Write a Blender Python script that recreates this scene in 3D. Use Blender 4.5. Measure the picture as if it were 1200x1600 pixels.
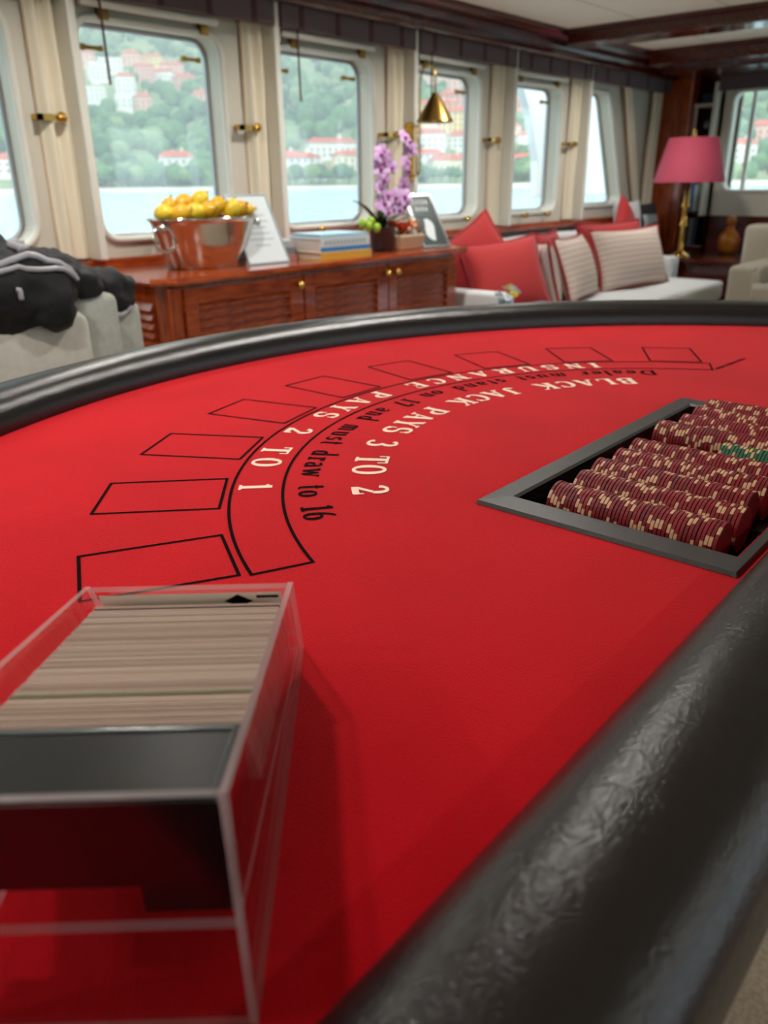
import bpy, bmesh, math, random
from math import sin, cos, pi, radians, sqrt, atan2
from mathutils import Vector, Matrix, noise
random.seed(7)
SC = bpy.context.scene
for o in list(bpy.data.objects):
    bpy.data.objects.remove(o)
COL = SC.collection

# ------------------------------------------------------------------ camera
FELT = 0.86                       # height of the playing surface
FPX, PITCH, ROLL, YAW = 1242.2, radians(22.55), radians(-0.69), radians(48.96)
fw = Vector((sin(YAW)*cos(PITCH), cos(YAW)*cos(PITCH), -sin(PITCH)))
r0 = Vector((cos(YAW), -sin(YAW), 0)); u0 = r0.cross(fw)
rr = cos(ROLL)*r0 + sin(ROLL)*u0; uu = -sin(ROLL)*r0 + cos(ROLL)*u0
camd = bpy.data.cameras.new('camera'); cam = bpy.data.objects.new('camera', camd); COL.objects.link(cam)
M = Matrix((rr, uu, -fw)).transposed().to_4x4(); M.translation = (0, 0, 1.13); cam.matrix_world = M
camd.sensor_fit = 'VERTICAL'; camd.sensor_height = 36; camd.lens = 36*FPX/1600
camd.clip_start = 0.01; camd.clip_end = 5000
camd.dof.use_dof = True; camd.dof.focus_distance = 0.66; camd.dof.aperture_fstop = camd.lens/3.6
SC.camera = cam
SC.view_settings.view_transform = 'Standard'; SC.view_settings.look = 'None'
SC.view_settings.exposure = 0.0; SC.view_settings.gamma = 1; SC.view_settings.use_curve_mapping = False
SC.cycles.use_denoising = True
SC.cycles.max_bounces = 10; SC.cycles.transparent_max_bounces = 24; SC.cycles.diffuse_bounces = 5
SC.cycles.caustics_reflective = False; SC.cycles.caustics_refractive = False
SC.cycles.sample_clamp_indirect = 4

# ------------------------------------------------------------------ world, sun
w = bpy.data.worlds.new('overcast_sky'); SC.world = w; w.use_nodes = True
bg = w.node_tree.nodes['Background']; bg.inputs[0].default_value = (0.80, 0.92, 1.0, 1); bg.inputs[1].default_value = 2.2
sd = bpy.data.lights.new('sun', 'SUN'); sd.energy = 2.6; sd.angle = radians(12); sd.color = (1, .95, .86)
sun = bpy.data.objects.new('sun', sd); COL.objects.link(sun)
sun.rotation_euler = Vector((0.45, 0.55, -0.85)).to_track_quat('-Z', 'Y').to_euler()
SC.view_settings.exposure = 0.15

# ------------------------------------------------------------------ materials
def lin(h):
    h = h.lstrip('#'); c = [int(h[i:i+2], 16)/255 for i in (0, 2, 4)]
    return tuple(x/12.92 if x <= .04045 else ((x+.055)/1.055)**2.4 for x in c)+(1,)
MATS = {}
def mat(name, col, rough=.5, metal=0, spec=.5, noise_s=None, noise_a=.0, col2=None, bump=0, bump_s=200, sheen=0, emit=None, es=0, coat=0, stretch=None, detail=4, trans=0):
    if name in MATS: return MATS[name]
    m = bpy.data.materials.new(name); m.use_nodes = True; nt = m.node_tree; b = nt.nodes['Principled BSDF']
    c = lin(col) if isinstance(col, str) else col
    b.inputs['Base Color'].default_value = c; b.inputs['Roughness'].default_value = rough
    b.inputs['Metallic'].default_value = metal; b.inputs['Specular IOR Level'].default_value = spec
    if sheen: b.inputs['Sheen Weight'].default_value = sheen; b.inputs['Sheen Roughness'].default_value = .4
    if coat: b.inputs['Coat Weight'].default_value = coat; b.inputs['Coat Roughness'].default_value = .08
    if emit: b.inputs['Emission Color'].default_value = lin(emit); b.inputs['Emission Strength'].default_value = es
    tc = mp = None
    if col2 or bump:
        tc = nt.nodes.new('ShaderNodeTexCoord'); mp = nt.nodes.new('ShaderNodeMapping')
        nt.links.new(tc.outputs['Object'], mp.inputs[0])
        if stretch: mp.inputs['Scale'].default_value = stretch
    if col2:
        n = nt.nodes.new('ShaderNodeTexNoise'); n.inputs['Scale'].default_value = noise_s; n.inputs['Detail'].default_value = detail
        nt.links.new(mp.outputs[0], n.inputs['Vector'])
        r = nt.nodes.new('ShaderNodeValToRGB'); r.color_ramp.elements[0].color = c; r.color_ramp.elements[1].color = lin(col2)
        r.color_ramp.elements[0].position = .35; r.color_ramp.elements[1].position = .68
        nt.links.new(n.outputs[0], r.inputs[0]); nt.links.new(r.outputs[0], b.inputs['Base Color'])
    if bump:
        n = nt.nodes.new('ShaderNodeTexNoise'); n.inputs['Scale'].default_value = bump_s; n.inputs['Detail'].default_value = 3
        nt.links.new(mp.outputs[0], n.inputs['Vector'])
        bp = nt.nodes.new('ShaderNodeBump'); bp.inputs['Strength'].default_value = bump; bp.inputs['Distance'].default_value = .002
        nt.links.new(n.outputs[0], bp.inputs['Height']); nt.links.new(bp.outputs[0], b.inputs['Normal'])
    MATS[name] = m; return m
def clear_mat(name, col, ior=1.49, rough=.02, milk=0, milkcol=(1, 1, 1, 1)):
    m = bpy.data.materials.new(name); m.use_nodes = True; nt = m.node_tree; nt.nodes.clear()
    out = nt.nodes.new('ShaderNodeOutputMaterial'); t = nt.nodes.new('ShaderNodeBsdfTransparent'); t.inputs[0].default_value = col
    g = nt.nodes.new('ShaderNodeBsdfGlossy'); g.inputs['Roughness'].default_value = rough
    lw = nt.nodes.new('ShaderNodeLayerWeight'); lw.inputs[0].default_value = .5      # Schlick reflectance, same from both sides of a thin sheet
    pw = nt.nodes.new('ShaderNodeMath'); pw.operation = 'POWER'; pw.inputs[1].default_value = 5; nt.links.new(lw.outputs['Facing'], pw.inputs[0])
    f0 = ((ior-1)/(ior+1))**2
    f = nt.nodes.new('ShaderNodeMath'); f.operation = 'MULTIPLY_ADD'; f.inputs[1].default_value = 1-f0; f.inputs[2].default_value = f0; nt.links.new(pw.outputs[0], f.inputs[0])
    mx = nt.nodes.new('ShaderNodeMixShader'); nt.links.new(f.outputs[0], mx.inputs[0]); nt.links.new(t.outputs[0], mx.inputs[1]); nt.links.new(g.outputs[0], mx.inputs[2])
    last = mx
    if milk:
        d = nt.nodes.new('ShaderNodeBsdfDiffuse'); d.inputs[0].default_value = milkcol
        tl = nt.nodes.new('ShaderNodeBsdfTranslucent'); tl.inputs[0].default_value = milkcol
        ad = nt.nodes.new('ShaderNodeMixShader'); ad.inputs[0].default_value = .5
        nt.links.new(d.outputs[0], ad.inputs[1]); nt.links.new(tl.outputs[0], ad.inputs[2])
        m2 = nt.nodes.new('ShaderNodeMixShader'); m2.inputs[0].default_value = milk
        nt.links.new(mx.outputs[0], m2.inputs[1]); nt.links.new(ad.outputs[0], m2.inputs[2]); last = m2
    nt.links.new(last.outputs[0], out.inputs[0]); MATS[name] = m; return m
FELTM = mat('red_felt', '#bd0415', .95, spec=.10, col2='#c8081a', noise_s=9, bump=.6, bump_s=800, sheen=.13, detail=14)
LEATHER = mat('black_leather', '#0f1012', .27, spec=.6, bump=.5, bump_s=70, stretch=(1, 1, 1))
def leather_nodes():
    m = LEATHER; nt = m.node_tree; b = nt.nodes['Principled BSDF']
    for n in list(nt.nodes):
        if n.type in ('BUMP', 'TEX_NOISE'): nt.nodes.remove(n)
    mp = [n for n in nt.nodes if n.type == 'MAPPING'][0]; tc = [n for n in nt.nodes if n.type == 'TEX_COORD'][0]
    wn = nt.nodes.new('ShaderNodeTexNoise'); wn.inputs['Scale'].default_value = 14; wn.inputs['Detail'].default_value = 6; wn.inputs['Distortion'].default_value = 1.2
    nt.links.new(tc.outputs['Object'], mp.inputs[0]); nt.links.new(mp.outputs[0], wn.inputs['Vector'])
    vo = nt.nodes.new('ShaderNodeTexVoronoi'); vo.feature = 'DISTANCE_TO_EDGE'; vo.inputs['Scale'].default_value = 34
    ad = nt.nodes.new('ShaderNodeMixRGB'); ad.inputs[0].default_value = .12
    nt.links.new(mp.outputs[0], ad.inputs[1]); nt.links.new(wn.outputs['Color'], ad.inputs[2]); nt.links.new(ad.outputs[0], vo.inputs['Vector'])
    rp = nt.nodes.new('ShaderNodeValToRGB'); rp.color_ramp.elements[1].position = .07; nt.links.new(vo.outputs[0], rp.inputs[0])
    fn = nt.nodes.new('ShaderNodeTexNoise'); fn.inputs['Scale'].default_value = 520; nt.links.new(mp.outputs[0], fn.inputs['Vector'])
    a1 = nt.nodes.new('ShaderNodeMath'); a1.operation = 'MULTIPLY_ADD'; a1.inputs[1].default_value = .8
    wm_ = nt.nodes.new('ShaderNodeMath'); wm_.operation = 'MULTIPLY'; wm_.inputs[1].default_value = .30; nt.links.new(wn.outputs[0], wm_.inputs[0])
    nt.links.new(fn.outputs[0], a1.inputs[0]); nt.links.new(wm_.outputs[0], a1.inputs[2])
    a2 = nt.nodes.new('ShaderNodeMath'); a2.operation = 'MULTIPLY_ADD'; a2.inputs[1].default_value = .18
    nt.links.new(rp.outputs[0], a2.inputs[0]); nt.links.new(a1.outputs[0], a2.inputs[2])
    bp = nt.nodes.new('ShaderNodeBump'); bp.inputs['Strength'].default_value = .30; bp.inputs['Distance'].default_value = .0015
    nt.links.new(a2.outputs[0], bp.inputs['Height']); nt.links.new(bp.outputs[0], b.inputs['Normal'])
leather_nodes()
INK = mat('black_print', '#0c0204', .95, spec=.08); CREAMINK = mat('cream_print', '#f0d5c2', .95, spec=.1)
TRAYM = mat('grey_tray_plastic', '#3e4041', .33, spec=.5, bump=.15, bump_s=500)
TRAYIN = mat('black_tray_well', '#07080a', .25)
CHIPR = mat('chip_maroon', '#7d101b', .5, spec=.3); CHIPR2 = mat('chip_dark_maroon', '#690d17', .5, spec=.3); CHIPC = mat('chip_cream', '#c89f7a', .55)
CHIPG = mat('chip_green', '#14573a', .42); CHIPY = mat('chip_yellow', '#d8b830', .45)
ACR = clear_mat('clear_acrylic', (.97, .95, .955, 1)); ACRE = clear_mat('acrylic_edge', (.95, .9, .91, 1), rough=.2, milk=.3, milkcol=(.95, .86, .87, 1))
BLACKP = mat('black_gloss_plastic', '#070708', .33, spec=.35)
PANE = clear_mat('window_glass', (.97, .985, .98, 1), ior=1.8, rough=.0)
MAHOG = mat('mahogany_varnish', '#7d2c12', .2, spec=.5, col2='#ae4e1d', noise_s=7, stretch=(1.2, 9, 9), coat=.5)
MAHOGV = mat('mahogany_upright_grain', '#7a2a10', .2, spec=.5, col2='#b05018', noise_s=7, stretch=(9, 9, 1.2), coat=.5)
MAHD = mat('dark_mahogany', '#36100b', .2, spec=.5, col2='#5a1d12', noise_s=6, stretch=(1, 8, 8), coat=.4)
WHITE = mat('white_gloss_paint', '#dcdad0', .35); CREAMW = mat('cream_panel_paint', '#cfc9ba', .5)
CEILM = mat('ceiling_cream', '#ece6d8', .6)
CURT = mat('cream_curtain', '#e6dcc6', .85); CURTL = mat('curtain_lining', '#d9bd9c', .85)
VAL = mat('aubergine_blind', '#5e5053', .8); VALS = mat('plum_stripe', '#4a2630', .8)
BRASS = mat('brass', '#c9a052', .22, metal=1); BRASSD = mat('aged_brass', '#9a7a3e', .3, metal=1)
SILVER = mat('polished_silver', '#c9c4bd', .12, metal=1)
STEEL = mat('steel', '#b9bcc0', .3, metal=1)
CARPET = mat('beige_carpet', '#9c8f7c', .95, col2='#b0a491', noise_s=120, bump=1, bump_s=400)
LINEN = mat('pale_linen', '#c6c5bd', .9, col2='#cfcec6', noise_s=60, bump=.4, bump_s=700)
LINENG = mat('grey_linen', '#aeb1aa', .9, col2='#b9bbb4', noise_s=60, bump=.4, bump_s=700)
SOFAW = mat('white_sofa_linen', '#cdd0d0', .9, bump=.4, bump_s=600)
REDC = mat('coral_red_cloth', '#a52726', .85, sheen=.15); REDD = mat('crimson_cloth', '#8f1a26', .85)
NAVY = mat('navy_cloth', '#07080d', .75, bump=.6, bump_s=60); PIPING = mat('silver_piping', '#a9a8ae', .35)
LEMON = mat('lemon_skin', '#e0b21c', .35, col2='#d69a12', noise_s=18, bump=.3, bump_s=160)
LEMONG = mat('lemon_pale_skin', '#e3c32c', .35, bump=.3, bump_s=160)
PINK = mat('pink_lampshade', '#ab3f56', .8)
ORCH = mat('orchid_petal', '#bd86c4', .6, col2='#dcbfe2', noise_s=40); ORCHD = mat('orchid_throat', '#8d2a78', .6)
STEMG = mat('green_stem', '#3f5a2c', .5); LEAFG = mat('dark_green_leaf', '#26401f', .35); BUDG = mat('lime_bud', '#93b52e', .5)
ORANGE = mat('orange_petal', '#e0582c', .6); PEACH = mat('peach_petal', '#e0a070', .6)
POTD = mat('dark_glazed_pot', '#3b3238', .25); PLANT = mat('beige_ceramic', '#c2a98a', .5)
PAPER = mat('paper_white', '#c9d3d6', .6); PRINTG = mat('grey_print', '#a9b4b8', .7); PRINTD = mat('photo_dark', '#2b3a3a', .4); PRINTL = mat('photo_light', '#c9d2d4', .5)
YELB = mat('yellow_cover', '#d9ac3c', .45); BLUEB = mat('blue_cover', '#2f7fc4', .4); WHB = mat('white_cover', '#d9dde0', .45); PAGES = mat('book_pages', '#c9bfb6', .8); GREYB = mat('grey_cover', '#7d8288', .5); PINKB = mat('rose_cover', '#b98478', .5)
GREENB = mat('sage_cover', '#6f9482', .5); NAVYB = mat('navy_cover', '#22304a', .5); BLB = mat('pale_blue_cover', '#5b8cc0', .5)
BLUEGL = mat('blue_glass', '#1d2f72', .1); CLEARB = clear_mat('bottle_glass', (.8, .86, .92, 1))
VASE = mat('amber_vase', '#c8871e', .3, col2='#b03c18', noise_s=14)

# ------------------------------------------------------------------ mesh helpers
class MB:
    def __init__(s): s.v = []; s.f = []; s.m = []
    def quad(s, pts, mi=0):
        n = len(s.v); s.v += [tuple(p) for p in pts]; s.f.append(tuple(range(n, n+len(pts)))); s.m.append(mi)
    def box(s, x0, x1, y0, y1, z0, z1, mi=0, M=None):
        n = len(s.v); P = [(x, y, z) for z in (z0, z1) for y in (y0, y1) for x in (x0, x1)]
        if M: P = [tuple(M @ Vector(p)) for p in P]
        s.v += P
        for q in ((0, 2, 3, 1), (4, 5, 7, 6), (0, 1, 5, 4), (2, 6, 7, 3), (0, 4, 6, 2), (1, 3, 7, 5)):
            s.f.append(tuple(n+i for i in q)); s.m.append(mi)
        return s
    def rings(s, R, mi=0, closed=True, cap=True, loop=False):
        n = len(s.v); k = len(R[0])
        for r in R: s.v += [tuple(p) for p in r]
        L = len(R)
        for i in range(L if loop else L-1):
            a = n+i*k; b = n+((i+1) % L)*k
            for j in range(k if closed else k-1):
                j2 = (j+1) % k; s.f.append((a+j, a+j2, b+j2, b+j)); s.m.append(mi)
        if cap and not loop:
            s.f.append(tuple(n+j for j in reversed(range(k)))); s.m.append(mi)
            s.f.append(tuple(n+(L-1)*k+j for j in range(k))); s.m.append(mi)
        return s
    def lathe(s, prof, c=(0, 0, 0), k=24, mi=0, sx=1, sy=1, cap=True):
        return s.rings([[(c[0]+r*cos(2*pi*j/k)*sx, c[1]+r*sin(2*pi*j/k)*sy, c[2]+z) for j in range(k)] for r, z in prof], mi, cap=cap)
    def tube(s, path, r, k=8, mi=0, loop=False):
        P = [Vector(p) for p in path]; R = []; n = len(P); up = None
        rad = r if isinstance(r, (list, tuple)) else [r]*n
        for i, p in enumerate(P):
            if loop: t = (P[(i+1) % n]-P[i-1]).normalized()
            else: t = (P[min(i+1, n-1)]-P[max(i-1, 0)]).normalized()
            if up is None:
                up = Vector((0, 0, 1)) if abs(t.z) < .9 else Vector((1, 0, 0))
            a = t.cross(up).normalized(); b = a.cross(t).normalized(); up = b
            R.append([p+(a*cos(2*pi*j/k)+b*sin(2*pi*j/k))*rad[i] for j in range(k)])
        return s.rings(R, mi, loop=loop)
    def ball(s, c, rx, ry=None, rz=None, k=12, l=8, mi=0, M=None):
        ry = ry or rx; rz = rz or rx; n0 = len(s.v)
        R = []
        for i in range(l+1):
            a = -pi/2+pi*i/l; q = max(cos(a), .02)
            R.append([(c[0]+rx*q*cos(2*pi*j/k), c[1]+ry*q*sin(2*pi*j/k), c[2]+rz*sin(a)) for j in range(k)])
        s.rings(R, mi)
        if M:
            for i in range(n0, len(s.v)):
                s.v[i] = tuple(M @ (Vector(s.v[i])-Vector(c)) + Vector(c))
        return s
    def build(s, name, mats, parent=None, smooth=False, bevel=0, seg=2, sub=0):
        me = bpy.data.meshes.new(name); me.from_pydata(s.v, [], s.f)
        for m in (mats if isinstance(mats, (list, tuple)) else [mats]): me.materials.append(m)
        for p, mi in zip(me.polygons, s.m): p.material_index = mi; p.use_smooth = smooth
        me.update()
        o = bpy.data.objects.new(name, me); COL.objects.link(o); adopt(o, parent)
        if bevel:
            b = o.modifiers.new('bevel', 'BEVEL'); b.width = bevel; b.segments = seg; b.limit_method = 'ANGLE'
        if sub:
            b = o.modifiers.new('sub', 'SUBSURF'); b.levels = sub; b.render_levels = sub
        return o
def wm(o):
    m = Matrix.Translation(o.location) @ o.rotation_euler.to_matrix().to_4x4()
    if o.parent: m = wm(o.parent) @ o.matrix_parent_inverse @ m
    return m
def adopt(o, parent):
    if parent is not None:
        o.parent = parent; o.matrix_parent_inverse = wm(parent).inverted()
def tag(o, label, cat, group=None, kind=None):
    o['label'] = label; o['category'] = cat
    if group: o['group'] = group
    if kind: o['kind'] = kind
    return o
def thing(name, label, cat, loc=(0, 0, 0), group=None):
    o = bpy.data.objects.new(name, None); COL.objects.link(o); o.location = loc; o.empty_display_size = .05
    return tag(o, label, cat, group)
def struct(o, label=None, cat=None):
    o['kind'] = 'structure'
    if label: o['label'] = label; o['category'] = cat
    return o
def sroot(name, loc, label, cat):
    o = bpy.data.objects.new(name, None); COL.objects.link(o); o.location = loc; return struct(o, label, cat)
def box(name, x0, x1, y0, y1, z0, z1, m, parent=None, bevel=0, seg=2, M=None):
    return MB().box(x0, x1, y0, y1, z0, z1, 0, M).build(name, m, parent, bevel=bevel, seg=seg)
def rotz(a, c): return Matrix.Translation(c) @ Matrix.Rotation(a, 4, 'Z') @ Matrix.Translation(-Vector(c))
def share(src, name, parent, loc, rot=(0, 0, 0)):
    o = bpy.data.objects.new(name, src if not hasattr(src, 'data') else src.data); COL.objects.link(o)
    o.location = loc; o.rotation_euler = rot; adopt(o, parent); return o

# ================================================================== ROOM SHELL
YW, XF, YS, XA, ZC = 3.30, 7.60, -2.2, -3.0, 2.035
struct(box('floor', XA, XF+.4, YS-.1, YW+.15, -.05, 0, CARPET), 'beige looped carpet covering the saloon floor', 'floor')
struct(box('ceiling', XA, XF+.4, YS-.1, YW+.15, ZC, ZC+.06, CEILM), 'cream painted saloon ceiling between mahogany beams', 'ceiling')
# window wall
wl = sroot('wall_port', (2.5, YW, 0), 'cream panelled wall carrying the row of side windows', 'wall')
box('lower_panel', XA, XF+.1, YW, YW+.14, 0, .80, MAHD, wl)
box('upper_panel', XA, XF+.1, YW, YW+.14, 1.83, ZC, MAHD, wl)
struct(box('trim_1', XA, XF, YW-.035, YW+.02, .79, .835, MAHOG, bevel=.006), 'varnished mahogany ledge running under the side windows', 'trim')

def loop_round(x0, x1, z0, z1, r, k=7, skew=0):
    """rounded rectangle in the xz plane, four corners of k points each; skew leans the x1 side (x1 at the bottom)."""
    P = []
    for cx, cz, a in ((x1-r, z0+r, -pi/2), (x1-r, z1-r, 0), (x0+r, z1-r, pi/2), (x0+r, z0+r, pi)):
        for i in range(k):
            t = a+(pi/2)*i/(k-1); x = cx+r*cos(t); z = cz+r*sin(t)
            if skew: x -= skew*(z-z0)/(z1-z0)*max(0, (x-x0)/(x1-x0))
            P.append((x, z))
    return P
def panel_hole(mb, X0, X1, Z0, Z1, loop, put, d0, d1, k=7):
    """rectangular panel with a rounded opening; put(x, d, z) maps to world."""
    C = [(X1, Z0), (X1, Z1), (X0, Z1), (X0, Z0)]; n = len(loop)
    for i in range(n):
        a = loop[i]; b = loop[(i+1) % n]; c0 = C[i//k]; c1 = C[((i+1) % n)//k]
        if c0 == c1: mb.quad([put(a[0], d0, a[1]), put(c0[0], d0, c0[1]), put(b[0], d0, b[1])])
        else: mb.quad([put(a[0], d0, a[1]), put(c0[0], d0, c0[1]), put(c1[0], d0, c1[1]), put(b[0], d0, b[1])])
        mb.quad([put(a[0], d0, a[1]), put(b[0], d0, b[1]), put(b[0], d1, b[1]), put(a[0], d1, a[1])])
LATCH = KNOB = None
def latch_mesh():
    m = MB(); m.lathe([(.0, -.012), (.013, -.012), (.013, .012), (.0, .012)], (0, 0, 0), 10)
    m.box(0, .075, -.008, .008, -.008, .008); m.lathe([(.0, -.011), (.012, -.011), (.012, .011), (0, .011)], (.082, 0, 0), 10)
    o = m.build('latch', BRASSD); me = o.data; bpy.data.objects.remove(o); return me
def knob_mesh():
    m = MB(); m.tube([(0, 0, 0), (0, -.03, 0)], .009, 8); m.ball((0, -.042, 0), .019, k=12, l=8)
    o = m.build('knob', BRASS, smooth=True); me = o.data; bpy.data.objects.remove(o); return me
LATCH = latch_mesh(); KNOB = knob_mesh()
def window(n, put, X0, X1, lp, label, hdir=1, fittings=True, rim=True, rotw=0):
    """X0..X1 panel span; lp opening loop; put(x, depth, z) world mapping (depth grows outwards)."""
    root = sroot('window_%d' % n, put((X0+X1)/2, 0, .835), label, 'window')
    mb = MB(); panel_hole(mb, X0, X1, .835, 1.83, lp, put, 0, .12); mb.build('panel', CREAMW, root)
    cx = sum(p[0] for p in lp)/len(lp); cz = sum(p[1] for p in lp)/len(lp)
    if rim:
        m = MB(); m.tube([put(p[0]+(p[0]-cx)*.02, -.004, p[1]+(p[1]-cz)*.02) for p in lp], .016, 8, loop=True); m.build('rim', WHITE, root, smooth=True)
        m = MB(); m.tube([put(p[0]-(p[0]-cx)*.015, .10, p[1]-(p[1]-cz)*.015) for p in lp], .011, 6, loop=True); m.build('gasket', STEEL, root, smooth=True)
    m = MB(); m.quad([put(p[0], .105, p[1]) for p in lp]); m.build('pane', PANE, root)
    return root
def putY(x, d, z): return (x, YW+d, z)
FINS = [.90, 1.909, 2.959, 4.01, 5.06, 6.11, 7.60]
names = ['window whose rounded corner shows behind the draped navy jacket', 'large window behind the bucket of lemons', 'window behind the books and framed notice',
         'window behind the brass wall lamp', 'window above the middle of the white sofa', 'raked window with slanting edge beside the corner column']
for i in range(6):
    f = FINS[i]; X1 = FINS[i+1]
    if i < 5: lp = loop_round(f+.05, f+.765, .915, 1.745, .085)
    else: lp = loop_round(f+.05, f+.85, .935, 1.76, .085, skew=.38)
    root = window(i+1, putY, f, X1, lp, names[i])
    # top hinges, latches, handle, knobs
    if i < 5:
        for hx in (.12, .62):
            h = share(LATCH, 'latch', root, (f+hx, YW+.075, 1.655), (0, 0, 0))
            box('hinge', f+hx+.03, f+hx+.075, YW-.03, YW+.0, 1.745, 1.80, BRASSD, root, .004)
        m = MB(); m.box(f+.82, f+.91, YW-.06, YW-.045, 1.366, 1.389); m.box(f+.82, f+.84, YW-.06, YW, 1.366, 1.389); m.ball((f+.915, YW-.062, 1.378), .021, k=12, l=8); m.build('handle', BRASS, root, smooth=False)
        for kx in (.30, .62): share(KNOB, 'knob', root, (f+kx, YW, .895))
    # blind rail bar
    if i < 5:
        m = MB(); m.tube([(f+.04, YW-.08, 1.790), (f+.70, YW-.08, 1.790)], .016, 8); m.build('rail', WHITE, root, smooth=True)
# fins (mullions)
for i, f in enumerate(FINS):
    o = box('trim_%d' % (i+2), f-.035, f, YW-.11, YW, .835, 1.91, WHITE, bevel=.006)
    struct(o, ['white upright fin left of the draped jacket', 'white upright fin between the armchair and the lemon bucket', 'white upright fin behind the framed notice', 'white upright fin carrying the brass wall lamp',
               'white upright fin above the coral cushion', 'white upright fin beside the raked window', 'white upright fin against the mahogany corner column'][i], 'window trim')
# outer ends of the wall
box('end_panel', XA, FINS[0], YW, YW+.14, .80, 1.83, CREAMW, wl)

def curtain(x0, x1, y, z0, z1, label, waves=2, amp=.016, xt0=None, xt1=None):
    """xt0/xt1: x range at the top when the curtain is gathered sideways."""
    mb = MB(); n = waves*8; R = []
    xt0 = x0 if xt0 is None else xt0; xt1 = x1 if xt1 is None else xt1
    for k in range(7):
        t = k/6; z = z0+(z1-z0)*t; r = []
        for j in range(n+1):
            u = j/n; r.append((x0+(xt0-x0)*t+((x1-x0)*(1-t)+(xt1-xt0)*t)*u, y+amp*cos(2*pi*waves*u)+.006*sin(9*u+5*t), z))
        for j in reversed(range(n+1)):
            p = r[j]; r.append((p[0], p[1]+.006, p[2])) if False else None
        R.append(r)
    front = R; mb.rings(front, 0, closed=False, cap=False)
    back = [[(p[0], p[1]+.008, p[2]) for p in r] for r in front]; mb.rings(back, 1, closed=False, cap=False)
    # lining strip on the leading edge
    mb.rings([[(r[0][0], r[0][1], r[0][2]), (r[0][0]-.004, r[0][1]+.008, r[0][2])] for r in front], 1, closed=False, cap=False)
    mb.rings([[(r[-1][0], r[-1][1], r[-1][2]), (r[-1][0]+.004, r[-1][1]+.008, r[-1][2])] for r in front], 1, closed=False, cap=False)
    o = mb.build('curtain', [CURT, CURTL], None, smooth=True)
    tag(o, label, 'curtain', 'cream curtains between the side windows'); return o
cl = ['cream curtain between the draped jacket and the lemon bucket window', 'cream curtain above the framed notice on the sideboard', 'cream curtain behind the orchid flowers',
      'cream curtain just past the brass wall lamp window', 'cream curtain beside the raked window fin']
for i in range(5):
    x1 = FINS[i+1]-.038; curtain(x1-.125, x1, YW-.032, .845, 1.87, cl[i])
curtain(7.34, 7.555, YW-.055, .845, 1.87, 'cream curtain hanging against the corner column', 3)
curtain(7.20, 7.30, YW-.05, .845, 1.85, 'slanting cream curtain drawn aside from the raked window', 2, .014, 6.76, 6.86)
# blinds under the pelmet
vl = ['dark folded blind above the draped jacket', 'dark folded blind above the lemon bucket', 'dark folded blind above the books', 'dark folded blind above the brass wall lamp', 'dark folded blind above the sofa middle', 'dark folded blind above the raked window']
for i in range(6):
    x0 = FINS[i]+.005; x1 = FINS[i+1]-.04
    t = thing('roman_blind', vl[i], 'blind', ((x0+x1)/2, YW-.1, 1.80), 'folded blinds under the pelmet')
    m = MB()
    for k in range(3): m.box(x0, x1, YW-.125+.02*k, YW-.11+.02*k, 1.805+.006*k, 1.905)
    m.build('cloth', VAL, t, bevel=.004)
    n = 4
    for k in range(n):
        xx = x0+(x1-x0)*(k+.5)/n; box('stripe', xx-.016, xx+.016, YW-.1275, YW-.1245, 1.806, 1.905, VALS, t)
    if i < 4:
        m = MB(); m.tube([(x0+.09, YW-.13, 1.81), (x0+.093, YW-.128, 1.62), (x0+.095, YW-.128, 1.50)], .005, 6); m.build('cord', VALS, t)
# pelmet
prof = [(3.31, 1.905), (3.15, 1.905), (3.14, 1.90), (3.12, 1.91), (3.12, 1.945), (3.06, 1.952), (3.055, 1.985), (3.00, 1.995), (2.985, 2.01), (2.985, 2.04), (3.31, 2.04)]
mb = MB(); mb.rings([[(x, y, z) for y, z in prof] for x in (XA, XF)], 0); struct(mb.build('trim_10', MAHD), 'stepped dark mahogany cornice above the side windows', 'trim')
# transverse beams
for n, (x0, x1, z0, lab) in enumerate(((5.34, 5.58, 1.945, 'dark mahogany ceiling beam crossing above the sofa'), (6.62, 6.86, 1.93, 'dark mahogany ceiling beam near the forward bulkhead'), (2.2, 2.44, 1.945, 'dark mahogany ceiling beam above the card table'))):
    mb = MB(); pf = [(x0-.03, ZC), (x0-.03, ZC-.02), (x0, ZC-.03), (x0, z0+.008), (x0+.012, z0), (x1-.012, z0), (x1, z0+.008), (x1, ZC-.03), (x1+.03, ZC-.02), (x1+.03, ZC)]
    mb.rings([[(x, y, z) for x, z in pf] for y in (YS, 3.0)], 0); struct(mb.build('trim_%d' % (11+n), MAHD), lab, 'ceiling beam')
# ceiling board joints
for k in range(9):
    yy = -1.9+.55*k
    struct(box('trim_%d' % (20+k), XA, XF, yy, yy+.006, ZC-.002, ZC+.001, mat('joint', '#b9b09f', .7)), 'thin joint line between cream ceiling boards', 'ceiling joint')['group'] = 'ceiling board joints'

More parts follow.
